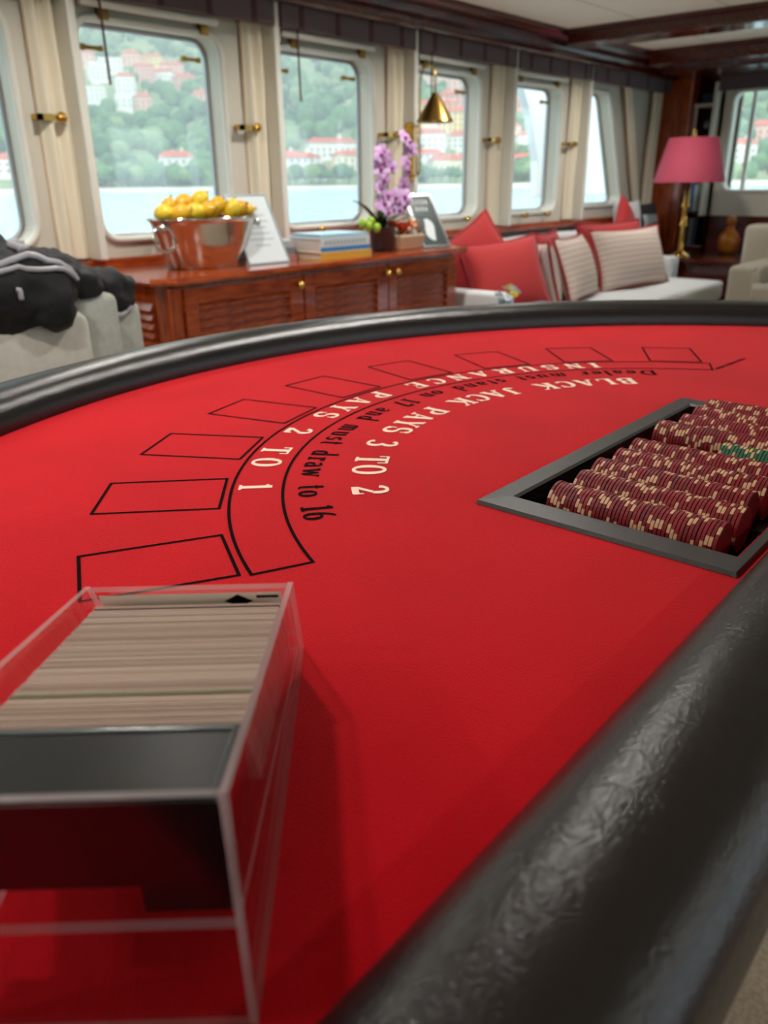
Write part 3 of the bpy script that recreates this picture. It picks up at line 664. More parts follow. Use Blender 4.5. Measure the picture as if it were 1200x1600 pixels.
plate('sloping_floor', (WT, .043), (SB-.01, .003), .004, WT, SWD-WT, shoe)
box_l = (WT+.004, WT+.004+.090)
# weighted follower block with rollers
mb = MB(); L0, L1 = WT+.0015, SWD-WT-.002
def pr(prof, l0, l1, mi=0):
    A = [sp(s, l0, z) for s, z in prof]; B = [sp(s, l1, z) for s, z in prof]; n = len(prof)
    mb.quad(A, mi); mb.quad(list(reversed(B)), mi)
    for i in range(n):
        j = (i+1) % n; mb.quad([A[j], A[i], B[i], B[j]], mi)
pr([(.008, .057), (.050, .050), (.056, .0845), (.007, .0925)], L0, L1)
pr([(.008, .0455), (.045, .039), (.050, .056), (.008, .063)], L0, L0+.030); pr([(.008, .0455), (.045, .039), (.050, .056), (.008, .063)], L1-.020, L1)
bo = mb.build('follower_block', BLACKP, shoe, bevel=.0022, seg=3)
mb = MB()
for q in (.055, .072): mb.tube([sp(.03, q, .055), sp(.03, q+.010, .055)], .010, 12)
mb.build('roller', BLACKP, bo, True)
MB().tube([sp(.0525, L0+.003, .0855), sp(.0525, L1-.003, .0855), sp(.010, L1-.003, .0925), sp(.010, L0+.003, .0925)], .0011, 6, loop=True).build('top_rim', mat('smoked_rim', '#6f7678', .15), bo, True)
# cards
cards = MB(); random.seed(5); NC = 330
CE = [mat('card_edge', '#cdb8a8', .8), mat('card_edge_brownish', '#b29c8d', .8), mat('card_edge_pale', '#d9c9bb', .8), mat('card_back_edge', '#4a3038', .8)]  # card edges differ at random: beige, brownish, pale, dark back
cl0, cl1 = WT+.0035, WT+.0035+.0985
for i in range(NC):
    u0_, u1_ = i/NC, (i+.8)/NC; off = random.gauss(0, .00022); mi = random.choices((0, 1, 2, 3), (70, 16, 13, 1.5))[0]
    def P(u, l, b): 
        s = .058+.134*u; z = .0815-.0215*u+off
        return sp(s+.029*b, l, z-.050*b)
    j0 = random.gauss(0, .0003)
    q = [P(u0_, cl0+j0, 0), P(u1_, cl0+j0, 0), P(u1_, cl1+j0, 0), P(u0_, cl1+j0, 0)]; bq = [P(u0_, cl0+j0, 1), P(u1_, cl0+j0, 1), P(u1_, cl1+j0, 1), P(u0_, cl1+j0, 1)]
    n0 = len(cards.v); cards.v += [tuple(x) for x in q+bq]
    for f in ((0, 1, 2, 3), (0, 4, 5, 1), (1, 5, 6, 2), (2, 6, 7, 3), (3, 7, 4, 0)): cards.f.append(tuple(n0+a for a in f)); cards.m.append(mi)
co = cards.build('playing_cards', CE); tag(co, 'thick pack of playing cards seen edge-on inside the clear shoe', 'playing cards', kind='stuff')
def card_at(u, rise, name, m, label, cat, th=.0006):
    mb = MB(); s = .058+.134*u; z = .0815-.0215*u+rise
    A = [sp(s, cl0, z), sp(s+th, cl0, z), sp(s+th, cl1, z), sp(s, cl1, z)]; B = [sp(s+.029, cl0, z-.05), sp(s+.029+th, cl0, z-.05), sp(s+.029+th, cl1, z-.05), sp(s+.029, cl1, z-.05)]
    n0 = len(mb.v); mb.v += [tuple(x) for x in A+B]
    for f in ((3, 2, 1, 0), (0, 1, 5, 4), (1, 2, 6, 5), (2, 3, 7, 6), (3, 0, 4, 7), (4, 5, 6, 7)): mb.f.append(f); mb.m.append(0)
    return tag(mb.build(name, m), label, cat)
card_at(.21, .0009, 'cut_card', mat('cut_card_green', '#5f7a4c', .6), 'green edged cut card standing among the cards in the shoe', 'cut card', .0007)
fc = thing('playing_card', 'foremost white playing card with black pips against the shoe front', 'playing card', sp(.2, .05, .01))
mb = MB(); F0 = [(.197, .0635), (.222, .012)]
def fcp(t, l, o=0): return sp(F0[0][0]+(F0[1][0]-F0[0][0])*t-o, l, F0[0][1]+(F0[1][1]-F0[0][1])*t-o*.5)
mb.quad([fcp(0, cl0), fcp(1, cl0), fcp(1, cl1), fcp(0, cl1)]); mb.quad([fcp(0, cl1, -.0004), fcp(1, cl1, -.0004), fcp(1, cl0, -.0004), fcp(0, cl0, -.0004)])
mb.build('face', mat('card_face', '#e8e2d6', .6), fc)
mb = MB(); mb.quad([fcp(.01, .030, .0003), fcp(.12, .022, .0003), fcp(.2, .030, .0003), fcp(.12, .038, .0003)]); mb.quad([fcp(.03, .008, .0003), fcp(.07, .008, .0003), fcp(.07, .020, .0003), fcp(.03, .020, .0003)])
mb.build('pip', INK, fc)

# ================================================================== SIDEBOARD
X0, X1, Y0, Y1, ZT = 1.80, 3.70, 2.66, 3.26, .80
sb = thing('sideboard', 'varnished mahogany sideboard with louvred doors below the windows', 'sideboard', ((X0+X1)/2, (Y0+Y1)/2, 0))
ch = .07
def oct_(e, z): return [(X0-e+ch, Y0-e, z), (X1+e, Y0-e, z), (X1+e, Y1, z), (X0-e, Y1, z), (X0-e, Y0-e+ch, z)]
mb = MB(); mb.rings([oct_(.0, .765), oct_(.03, .772), oct_(.035, .785), oct_(.03, .80)], 0); mb.build('top', MAHOG, sb)
mb = MB(); mb.rings([oct_(-.022, .0), oct_(-.022, .766)], 0); mb.build('carcass', MAHOGV, sb)
MB().box(X0+.02, X0+.085, -.0, .03, 0, .766, 0, Matrix.Translation((0, Y0+.0, 0))).build('corner_post', MAHOGV, sb, bevel=.012, seg=3)
box('plinth', X0+.05, X1, Y0+.0, Y0+.03, 0, .08, MAHD, sb)
sl = MB(); sl.box(-.5, .5, -.010, .010, -.017, .017, 0, Matrix.Rotation(radians(-38), 4, 'X')); so_ = sl.build('slat', MAHOG); SLAT = so_.data; bpy.data.objects.remove(so_)
KN = MB(); KN.tube([(0, 0, 0), (0, -.02, 0)], .008, 8); KN.ball((0, -.03, 0), .017, k=12, l=8); KN = KN.build('knob', BRASS, smooth=True); KNM = KN.data; bpy.data.objects.remove(KN)
for dx0, dx1, kx, lab in ((1.885, 2.515, 2.475, 'louvred door under the lemon bucket'), (2.525, 3.095, 3.062, 'louvred door under the books'), (3.102, 3.665, 3.136, 'louvred door under the planter')):
    d = bpy.data.objects.new('door', None); COL.objects.link(d); d.location = ((dx0+dx1)/2, Y0, .1); adopt(d, sb); d.matrix_parent_inverse = wm(sb).inverted(); d['label'] = lab
    fwid = .06
    m = MB(); m.box(dx0, dx0+fwid, Y0-.012, Y0+.02, .10, .755); m.box(dx1-fwid-.02, dx1, Y0-.012, Y0+.02, .10, .755)
    m.box(dx0+fwid, dx1-fwid-.02, Y0-.012, Y0+.02, .10, .16); m.box(dx0+fwid, dx1-fwid-.02, Y0-.012, Y0+.02, .695, .755); m.build('door_frame', MAHOG, d, bevel=.003)
    lx0, lx1 = dx0+fwid, dx1-fwid-.02
    for k in range(15):
        o = share(SLAT, 'slat', d, ((lx0+lx1)/2, Y0+.006, .178+.036*k)); o.scale = (lx1-lx0, 1, 1)
    share(KNM, 'knob', d, (kx, Y0-.012, .718))
# louvred side panel
sp_ = bpy.data.objects.new('side_panel', None); COL.objects.link(sp_); sp_.location = (X0, (Y0+Y1)/2, .1); sp_.matrix_parent_inverse = wm(sb).inverted(); sp_.parent = sb
for k in range(15):
    o = share(SLAT, 'slat', sp_, (X0+.012, 2.97, .178+.036*k), (0, 0, -pi/2)); o.scale = (.42, 1, 1)

# ---- silver bucket with lemons
BC = (2.23, 2.94, ZT)
bk = thing('champagne_bucket', 'oval polished metal bucket heaped with lemons on the sideboard', 'bucket', BC)
prof = [(.0, 0), (.185, 0), (.192, .01), (.215, .10), (.245, .18), (.255, .192), (.262, .194), (.262, .202), (.252, .203), (.24, .185), (.205, .09), (.18, .015), (0, .012)]
MB().lathe(prof, BC, 40, sy=.66, cap=False).build('body', SILVER, bk, True)
for s in (-1, 1):
    hx = BC[0]+s*.235; hy = BC[1]-.03
    m = MB(); m.tube([(hx+s*.018+.045*cos(2*pi*i/20)*s, hy-.035+.012*sin(2*pi*i/20), ZT+.125+.05*sin(2*pi*i/20)) for i in range(20)], .006, 8, loop=True); m.build('ring_handle', SILVER, bk, True)
    m = MB(); m.ball((hx+s*.01, hy-.02, ZT+.165), .018, .018, .022); m.build('handle_boss', SILVER, bk, True)
lm = MB(); lp_ = [(0.002, -.052), (.010, -.046), (.022, -.036), (.033, -.018), (.036, 0), (.033, .018), (.022, .034), (.011, .042), (.007, .048), (.001, .050)]
lm.lathe(lp_, k=16); lo_ = lm.build('lemon', LEMON, smooth=True); LEM = lo_.data; bpy.data.objects.remove(lo_)
LEM2 = LEM.copy(); LEM2.materials[0] = LEMONG
lem = [(-.21, -.02, .215, 1.5, .3, 'lemon at the bucket rim beside the ring handle'), (-.165, -.07, .213, 1.1, .9, 'lemon resting on the rim left of centre'), (-.15, .03, .232, .3, .5, 'lemon behind the rim near the handle side'),
       (-.10, -.08, .218, 1.4, 1.2, 'lemon on the front rim third from the handle'), (-.095, .0, .252, 1.0, 2, 'upper lemon on the handle side of the heap'), (-.04, -.09, .222, 1.35, .1, 'large yellow lemon at the front middle'),
       (-.02, -.01, .262, .9, 1.4, 'topmost lemon in the middle of the heap'), (.02, .05, .245, .7, 2.2, 'lemon at the back of the heap'), (.035, -.05, .235, 1.2, .6, 'lemon just right of the heap middle'),
       (.085, -.085, .222, .35, .9, 'lemon standing on end at the front rim'), (.10, .02, .240, 1.3, 2.6, 'amber lemon behind the upright one'), (.15, -.06, .220, 1.0, .2, 'lemon near the notice side of the rim'),
       (.17, .02, .225, 1.2, 1.9, 'lemon second from the notice end'), (.21, -.02, .214, 1.4, 1.1, 'lemon at the end beside the framed notice'), (-.05, .06, .245, 1.1, .4, 'lemon half hidden at the back of the bucket')]
for i, (x, y, z, rx, rz, lab) in enumerate(lem):
    o = bpy.data.objects.new('lemon', LEM if i % 3 else LEM2); COL.objects.link(o); o.location = (BC[0]+x, BC[1]+y, ZT+z+.006); o.rotation_euler = (rx, 0, rz); tag(o, lab, 'lemon', 'lemons in the bucket')
    st = share(MB().lathe([(.0, .046), (.005, .048), (.004, .054), (0, .055)], k=8).build('stem_tmp', STEMG).data, 'stem_end', None, (0, 0, 0)) if i == 0 else None
    if st: bpy.data.objects.remove(bpy.data.objects['stem_tmp']); st.parent = o; STM = st.data
    else:
        st = bpy.data.objects.new('stem_end', STM); COL.objects.link(st); st.parent = o
MB().lathe([(0, 0), (.17, .0), (.2, .05), (.19, .09), (.12, .12), (0, .13)], (BC[0], BC[1], ZT+.07), 20, sy=.62).build('lemon_bed', LEMON, bk, True)

# ---- framed notice and picture frame
def leaning(name, label, cat, bl, br, h, back, matsf, th=.008):
    """panel from bottom-left to bottom-right, leaning back over 'back'."""
    bl = Vector(bl); br = Vector(br); e = (br-bl).normalized(); wv = (br-bl).length; nb = Vector((-e.y, e.x, 0)); up = (nb*back+Vector((0, 0, sqrt(h*h-back*back)))).normalized()
    nf = e.cross(up).normalized()
    root = thing(name, label, cat, (bl+br)/2)
    def P(x, y, d=0): return bl+e*x+up*y+nf*d
    def rect(nm, x0, x1, y0, y1, d0, d1, m, parent=root):
        mb = MB(); mb.rings([[P(x0, y0, d0), P(x1, y0, d0), P(x1, y1, d0), P(x0, y1, d0)], [P(x0, y0, d1), P(x1, y0, d1), P(x1, y1, d1), P(x0, y1, d1)]], 0); return mb.build(nm, m, parent)
    return root, rect, wv, P, nb
root, rect, wv, P, nb = leaning('framed_notice', 'clear framed white notice leaning beside the lemon bucket', 'notice', (2.345, 2.80, .80), (2.565, 2.78, .80), .325, .16, None)
rect('sheet', .008, wv-.008, .008, .317, 0, .003, PAPER)
for a in ((0, .006, 0, .325), (wv-.006, wv, 0, .325), (.006, wv-.006, 0, .006), (.006, wv-.006, .319, .325)): rect('frame_edge', a[0], a[1], a[2], a[3], -.004, .006, mat('clear_edge', '#9fb0b6', .2))
for k, (x0, x1) in enumerate(((.07, .15), (.05, .17), (.04, .18), (.06, .16), (.04, .17), (.05, .18), (.07, .15))): rect('text_line', x0, x1, .25-.028*k, .258-.028*k, .003, .0034, PRINTG)
mb = MB(); q = [Vector((2.42, 2.79, .80)), Vector((2.50, 2.785, .80))]; up = Vector((0, .16, .28)); bk_ = Vector((0, .17, 0))
mb.quad([q[0]+bk_*.2+up*.03, q[1]+bk_*.2+up*.03, q[1]+up*.55+bk_*.05, q[0]+up*.55+bk_*.05]); mb.box(2.42, 2.50, 2.93, 2.936, .80, .80+.12); mb.build('easel_foot', ACR, root)
root, rect, wv, P, nb = leaning('picture_frame', 'silver framed dark photograph with pale figure at the sideboard end', 'picture frame', (3.485, 2.735, .80), (3.665, 2.69, .80), .325, .19, None)
rect('photograph', .012, wv-.012, .012, .313, 0, .003, PRINTD)
for a in ((0, .014, 0, .325), (wv-.014, wv, 0, .325), (.014, wv-.014, 0, .014), (.014, wv-.014, .311, .325)): rect('frame_edge', a[0], a[1], a[2], a[3], -.004, .008, STEEL)
mb = MB(); pts = [(.5+.17*cos(2*pi*i/16)+.04*sin(6*pi*i/16), .34+.21*sin(2*pi*i/16)) for i in range(16)]; mb.quad([P(wv*x, .325*y, .0034) for x, y in pts]); mb.build('pale_figure', PRINTL, root)
for r_, (ya, n_) in enumerate(((.262, 5), (.222, 4))):
    for k in range(n_): x = .045+.022*k+.008*r_; rect('letter_mark', x, x+.007, ya, ya+.026, .003, .0034, PRINTL); 
mb = MB(); mb.box(3.56, 3.60, 2.90, 2.906, .80, 1.0); mb.build('easel_foot', STEEL, root)

# ---- books on the sideboard
Mb = rotz(radians(-4), (2.84, 2.8, 0))
def flatbook(x0, x1, y0, y1, z0, z1, m, lab, band=None, M=Mb):
    t = thing('book', lab, 'book', ((x0+x1)/2, (y0+y1)/2, z0), 'books lying on the sideboard'); e = .004
    mb = MB(); mb.box(x0, x1, y0, y0+e, z0, z1, 0, M); mb.box(x0, x1, y0+e, y1, z0, z0+e, 0, M); mb.box(x0, x1, y0+e, y1, z1-e, z1, 0, M); mb.build('cover', m, t)
    MB().box(x0+.006, x1-.006, y0+e, y1-.006, z0+e, z1-e, 0, M).build('pages', PAGES, t)
    return t
flatbook(2.685, 3.005, 2.68, 2.93, .8005, .833, YELB, 'yellow book at the bottom of the stack')
tb = flatbook(2.69, 3.0, 2.685, 2.92, .8335, .895, WHB, 'thick white and blue book above the yellow one')
MB().box(2.69, 3.0, 2.684, 2.6855, .838, .856, 0, Mb).build('blue_band', BLUEB, tb)
for k in range(11): MB().box(2.715+.024*k, 2.730+.024*k, 2.684, 2.6855, .868, .886, 0, Mb).build('title_letter', PRINTG, tb)
flatbook(2.70, 2.985, 2.69, 2.91, .8955, .912, mat('sky_cover', '#a9cfe0', .4), 'thin pale blue book on top of the stack')
M2 = rotz(radians(-28), (2.62, 2.93, 0))
flatbook(2.535, 2.70, 2.86, 3.08, .8005, .826, PINKB, 'rose covered book under the grey books', M=M2)
flatbook(2.54, 2.695, 2.865, 3.07, .8265, .855, GREYB, 'dark grey book in the smaller stack', M=M2)
flatbook(2.545, 2.69, 2.87, 3.06, .8555, .885, mat('light_grey_cover', '#b9bcbe', .5), 'light grey book topping the smaller stack', M=M2)

# ---- orchid in dark pot
PC = (3.262, 2.83, ZT)
op = thing('orchid', 'potted orchid with pale purple flowers in a dark pot', 'orchid', PC)
MB().lathe([(0, 0), (.055, 0), (.060, .01), (.068, .115), (.071, .118), (.066, .119), (.06, .10), (0, .098)], PC, 24, cap=False).build('pot', POTD, op, True)
random.seed(21)
fl = MB()
def petal(mb, c, d, wv, L, nrm, mi=0):
    d = d.normalized(); s = d.cross(nrm).normalized(); c = Vector(c); R = []
    for t, wd, lift in ((0, .15, 0), (.35, .85, .08), (.7, 1, .12), (1, .25, .02)):
        R.append([c+d*L*t-s*wv*wd*.5, c+d*L*t+nrm*L*lift, c+d*L*t+s*wv*wd*.5])
    mb.rings(R, mi, closed=False, cap=False)
pet = MB()
for i in range(5):
    a = pi/2+2*pi*i/5; petal(pet, (0, 0, 0), Vector((cos(a), 0, sin(a))), .034 if i in (1, 4) else .026, .036, Vector((0, -1, 0)))
pet.ball((0, -.008, -.006), .008, .01, .008, k=8, l=5, mi=1)
pf = pet.build('flower', [ORCH, ORCHD], smooth=True); FLW = pf.data; bpy.data.objects.remove(pf)
stems = [[(PC[0], PC[1], ZT+.1), (PC[0]-.01, PC[1]+.01, 1.05), (PC[0]-.02, PC[1], 1.22), (PC[0]+.03, PC[1]-.02, 1.31), (PC[0]+.10, PC[1]-.03, 1.345), (PC[0]+.16, PC[1]-.04, 1.32)],
         [(PC[0]+.01, PC[1], ZT+.1), (PC[0]+.05, PC[1]+.02, 1.03), (PC[0]+.06, PC[1], 1.15), (PC[0]+.0, PC[1]-.02, 1.24), (PC[0]-.05, PC[1]-.03, 1.25)]]
for st in stems: MB().tube(st, .004, 6).build('stem', STEMG, op, True)
fpos = [(.12, -.05, 1.335), (.155, -.05, 1.315), (.17, -.05, 1.28), (-.02, -.03, 1.27), (-.06, -.04, 1.255), (-.03, -.05, 1.225), (.02, -.03, 1.245), (-.05, -.04, 1.19), (.03, -.04, 1.20), (.13, -.05, 1.22), (.14, -.05, 1.185), (-.04, -.05, 1.14), (-.06, -.04, 1.10), (.12, -.05, 1.12),
        (-.02, -.05, 1.070), (-.05, -.05, 1.030), (.03, -.06, 1.060), (.06, -.06, 1.030), (.10, -.06, 1.060), (.02, -.06, 1.005), (.07, -.05, 0.995), (.11, -.05, 1.015), (-.03, -.06, 0.990), (.13, -.05, 1.040)]
for x, y, z in fpos:
    o = share(FLW, 'flower', op, (PC[0]+x, PC[1]+y, z), (random.uniform(-.5, .3), random.uniform(-.8, .8), random.uniform(-.7, .3))); k = random.uniform(.95, 1.35); o.scale = (k, k, k)
for tip, wv in (((-.24, -.02, 1.05), .03), ((-.16, -.05, .96), .05), ((.22, .0, .97), .05), ((.30, -.05, .95), .03), ((-.1, -.10, .97), .05), ((.12, .1, 1.0), .05)):
    mb = MB(); b = Vector((PC[0], PC[1], ZT+.10)); e = Vector((PC[0]+tip[0], PC[1]+tip[1], tip[2])); R = []; d = (e-b); s = d.cross(Vector((0, 0, 1))).normalized()
    for i in range(9):
        t = i/8; p = b+d*t+Vector((0, 0, .03*sin(pi*t))); ww = wv*sin(pi*min(1, .12+t*.86))*.5+.002; R.append([p-s*ww, p-Vector((0, 0, .004)), p+s*ww])
    mb.rings(R, 0, closed=False, cap=False); mb.build('leaf', LEAFG, op, True)
for x, y, z in ((-.17, -.06, .93), (-.14, -.05, .95), (-.2, -.05, .945), (-.12, -.07, .92)): MB().ball((PC[0]+x, PC[1]+y, z), .02, .02, .024, k=8, l=6).build('bud', BUDG, op, True)
# ---- planter with orange flowers
QC = (3.405, 2.80, ZT)
pp = thing('flower_planter', 'beige ceramic trough of orange flowers between orchid and picture frame', 'planter', QC)
mb = MB(); mb.rings([[(QC[0]+sx*(.085+.015*t), QC[1]+sy*(.055+.01*t), ZT+.075*t) for sx, sy in ((-1, -1), (1, -1), (1, 1), (-1, 1))] for t in (0, 1)], 0); mb.build('trough', PLANT, pp, bevel=.008)
pet2 = MB()
for i in range(7): a = 2*pi*i/7; petal(pet2, (0, 0, 0), Vector((cos(a), sin(a), .35)), .016, .026, Vector((0, 0, 1)))
pet2.ball((0, 0, .006), .009, k=8, l=5); pf = pet2.build('blossom', ORANGE, smooth=True); BLO = pf.data; bpy.data.objects.remove(pf); BLO2 = BLO.copy(); BLO2.materials[0] = PEACH; BLO3 = BLO.copy(); BLO3.materials[0] = WHB
for i in range(20):
    x = random.uniform(-.09, .09); k = random.uniform(.9, 1.5)
    me = BLO if x < -.02 or random.random() < .3 else (BLO2 if random.random() < .7 else BLO3)
    o = share(me, 'blossom', pp, (QC[0]+x, QC[1]+random.uniform(-.06, .03), ZT+.085+random.uniform(0, .045)), (random.uniform(.2, .9), random.uniform(-.4, .4), random.uniform(0, 6))); o.scale = (k, k, k)
for i in range(10):
    mb = MB(); a = random.uniform(0, 2*pi); b = Vector((QC[0]+random.uniform(-.07, .07), QC[1], ZT+.07)); petal(mb, b, Vector((cos(a), sin(a)*.5, .7)), .025, .08, Vector((0, -.3, .9))); mb.build('leaf', LEAFG, pp, True)

# ---- brass wall lamp
wl_ = thing('wall_lamp', 'brass swan-neck wall lamp with cone shade on the window fin', 'wall lamp', (4.0, 3.2, 1.13))
MB().box(3.955, 3.974, 3.185, 3.255, 1.13, 1.445).build('back_plate', BRASS, wl_, bevel=.01, seg=3)
LXX = 3.845
MB().tube([(3.955, 3.22, 1.16), (3.90, 3.12, 1.16), (LXX, 3.06, 1.165), (LXX, 3.05, 1.19), (LXX, 3.05, 1.60), (LXX, 3.045, 1.66), (LXX, 3.02, 1.70), (LXX, 2.985, 1.71), (LXX, 2.955, 1.69), (LXX, 2.945, 1.65), (LXX, 2.945, 1.56)], .006, 8).build('swan_neck', BRASS, wl_, True)
MB().tube([(3.955, 3.20, 1.42), (LXX+.03, 3.09, 1.42), (LXX+.01, 3.08, 1.40), (LXX+.01, 3.08, 1.17)], .006, 8).build('arm_rod', BRASS, wl_, True)
MB().lathe([(.012, .14), (.018, .135), (.102, 0), (.105, -.004), (.099, 0), (.012, .125)], (LXX, 2.945, 1.432), 28, cap=False).build('shade', BRASSD, wl_, True)
MB().ball((LXX, 2.945, 1.46), .02, .02, .03).build('bulb', mat('bulb_glass', '#efe6d2', .3), wl_, True)

# ================================================================== ARMCHAIR WITH JACKET (window side)
ac = thing('armchair', 'pale linen armchair under the draped navy jacket', 'armchair', (.8, 2.2, 0))
def soft(name, x0, x1, y0, y1, z0, z1, m, parent, bev=.04, M=None, puff=0):
    """rounded upholstery block"""
    bm = bmesh.new(); bmesh.ops.create_cube(bm, size=1)
    bmesh.ops.subdivide_edges(bm, edges=bm.edges, cuts=5, use_grid_fill=True)
    for v in bm.verts:
        p = v.co*2; q = Vector(p)
        if puff:
            for a in range(3):
                o1, o2 = p[(a+1) % 3], p[(a+2) % 3]; q[a] += p[a]*puff[a]*(1-o1*o1)*(1-o2*o2)
        v.co = Vector(((x0+x1)/2+q.x*(x1-x0)/2, (y0+y1)/2+q.y*(y1-y0)/2, (z0+z1)/2+q.z*(z1-z0)/2))
    if M: bmesh.ops.transform(bm, matrix=M, verts=bm.verts)
    for f in bm.faces: f.smooth = True
    me = bpy.data.meshes.new(name); bm.to_mesh(me); bm.free(); me.materials.append(m)
    o = bpy.data.objects.new(name, me); COL.objects.link(o); adopt(o, parent)
    b = o.modifiers.new('bevel', 'BEVEL'); b.width = bev; b.segments = 3; b.limit_method = 'ANGLE'; b.angle_limit = radians(50); b.harden_normals = False
    return o
soft('seat_base', .35, 1.20, 1.98, 2.55, .08, .42, LINEN, ac)
soft('arm', .30, 1.01, 1.80, 1.99, .08, .855, LINEN, ac, .045, puff=(.02, .10, .02))
soft('backrest', 1.01, 1.15, 1.90, 2.60, .08, .875, LINENG, ac, .04, puff=(.1, .02, .01))
soft('arm', .35, 1.20, 2.45, 2.62, .08, .70, LINEN, ac)
soft('back_cushion', 1.15, 1.29, 2.02, 2.58, .30, .83, LINENG, ac, .04, puff=(.2, .02, .03))
soft('seat_cushion', .40, 1.06, 2.0, 2.45, .42, .56, LINEN, ac, .04, puff=(0, 0, .1))
for x, y in ((.38, 1.86), (1.12, 1.95), (.4, 2.55), (1.14, 2.55)): MB().lathe([(0, 0), (.02, 0), (.028, .08), (0, .08)], (x, y, 0), 10).build('leg', MAHOG, ac, True)
# jacket draped over it
jk = thing('jacket', 'navy jacket with silver zip and piping heaped over the armchair', 'jacket', (.95, 2.1, .8))
bm = bmesh.new()
for (x, y, z, a, b, c) in ((.90, 2.02, .93, .14, .17, .07), (.86, 2.10, .98, .10, .13, .09), (.99, 2.05, .92, .15, .20, .06), (1.07, 2.15, .895, .12, .26, .05), (1.19, 2.26, .865, .11, .24, .05), (1.24, 2.2, .85, .07, .12, .05), (.87, 1.83, .91, .13, .09, .07), (.89, 1.79, .885, .08, .05, .06), (.75, 1.95, .90, .16, .16, .08), (.6, 1.92, .87, .2, .18, .08), (1.2, 2.08, .85, .11, .09, .07), (.82, 1.88, .87, .12, .1, .09)):
    r = bmesh.ops.create_icosphere(bm, subdivisions=3, radius=1)['verts']
    for v in r: v.co = Vector((x+v.co.x*a, y+v.co.y*b, z+v.co.z*c))
me = bpy.data.meshes.new('body'); bm.to_mesh(me); bm.free(); me.materials.append(NAVY); jb = bpy.data.objects.new('body', me); COL.objects.link(jb); adopt(jb, jk)
rm = jb.modifiers.new('remesh', 'REMESH'); rm.mode = 'VOXEL'; rm.voxel_size = .012; rm.use_smooth_shade = True
sm = jb.modifiers.new('smooth', 'SMOOTH'); sm.iterations = 6; sm.factor = .6
tx = bpy.data.textures.new('folds', 'CLOUDS'); tx.noise_scale = .07; dm = jb.modifiers.new('folds', 'DISPLACE'); dm.texture = tx; dm.strength = .065; dm.mid_level = .5; dm.texture_coords = 'GLOBAL'
dg = bpy.context.evaluated_depsgraph_get(); ev = jb.evaluated_get(dg)
def on_jacket(x, y, up=.004):
    ok, p, nrm, _ = ev.ray_cast(jb.matrix_world.inverted() @ Vector((x, y, 2)), Vector((0, 0, -1)))
    return (jb.matrix_world @ p)+Vector((0, 0, up)) if ok else Vector((x, y, .9))
bpy.context.view_layer.update(); dg = bpy.context.evaluated_depsgraph_get(); ev = jb.evaluated_get(dg)
def ribbon(name, pts, r, m):
    P = [Vector(p) for p in pts]; MB().tube(P, r, 8).build(name, m, jk, True)
def cast_dir(px, py, z):    # nearest jacket point towards the table side
    o = Vector((px, py, z)); ok, p, n_, _ = ev.closest_point_on_mesh(jb.matrix_world.inverted() @ o); return (jb.matrix_world @ p)+(jb.matrix_world.to_3x3() @ n_)*.004
ribbon('zip', [cast_dir(.62+.022*i, 1.80, .95+.05*sin(pi*i/19)) for i in range(20)], .008, PIPING)
ribbon('zip', [cast_dir(.64+.022*i, 1.76, .925+.05*sin(pi*i/19)) for i in range(20)], .006, PIPING)
ribbon('piping', [cast_dir(.79+.09*t+.02*sin(9*t), 1.70, .93-.09*t) for t in [i/19 for i in range(20)]], .0055, PIPING)
ribbon('piping', [cast_dir(.88+.008*i, 1.86+.012*i, 1.05) for i in range(15)], .010, PIPING)
ribbon('piping', [cast_dir(1.13+.01*i, 2.0, .80) for i in range(14)], .007, PIPING)

# ================================================================== SOFA
SX0, SX1 = 3.86, 6.42
sf_ = thing('sofa', 'long white linen sofa below the forward windows', 'sofa', (5.1, 2.7, 0))
soft('base', SX0, SX1, 2.22, 3.20, .06, .28, SOFAW, sf_, .03)
for k in range(3):
    a = SX0+.02+k*.845; soft('seat_cushion', a, a+.84, 2.13, 3.0, .27, .41, SOFAW, sf_, .06, puff=(.0, .04, .12))
soft('back_frame', SX0, SX1+.25, 3.06, 3.25, .1, .70, SOFAW, sf_, .04)
for k in range(3):
    a = SX0+.05+k*.90; soft('back_cushion', a, a+.89, 2.90, 3.10, .40, .775, SOFAW, sf_, .05, puff=(.0, .2, .04))
soft('arm', SX1-.02, SX1+.14, 2.55, 3.15, .1, .56, SOFAW, sf_, .06); soft('arm', SX0-.10, SX0+.02, 2.40, 3.15, .1, .56, SOFAW, sf_, .05)
for x in (3.95, 6.3):
    for y in (2.3, 3.1): MB().lathe([(0, 0), (.02, 0), (.03, .07), (0, .07)], (x, y, 0), 10).build('leg', MAHOG, sf_, True)
def stripes_mat(name, c1, c2, sc, axis):
    m = mat(name, c1, .9); nt = m.node_tree; b = nt.nodes['Principled BSDF']
    tc = nt.nodes.new('ShaderNodeTexCoord'); s = nt.nodes.new('ShaderNodeSeparateXYZ'); nt.links.new(tc.outputs['Object'], s.inputs[0])
    mm = nt.nodes.new('ShaderNodeMath'); mm.operation = 'MULTIPLY'; mm.inputs[1].default_value = sc; nt.links.new(s.outputs[axis], mm.inputs[0])
    f = nt.nodes.new('ShaderNodeMath'); f.operation = 'FRACT'; nt.links.new(mm.outputs[0], f.inputs[0])
    r = nt.nodes.new('ShaderNodeValToRGB'); r.color_ramp.interpolation = 'LINEAR'; e = r.color_ramp.elements
    e[0].position = 0; e[0].color = lin(c1); e[1].position = .8; e[1].color = lin(c1); x = e.new(.88); x.color = lin(c2); x = e.new(.97); x.color = lin(c2)
    nt.links.new(f.outputs[0], r.inputs[0]); nt.links.new(r.outputs[0], b.inputs['Base Color']); return m
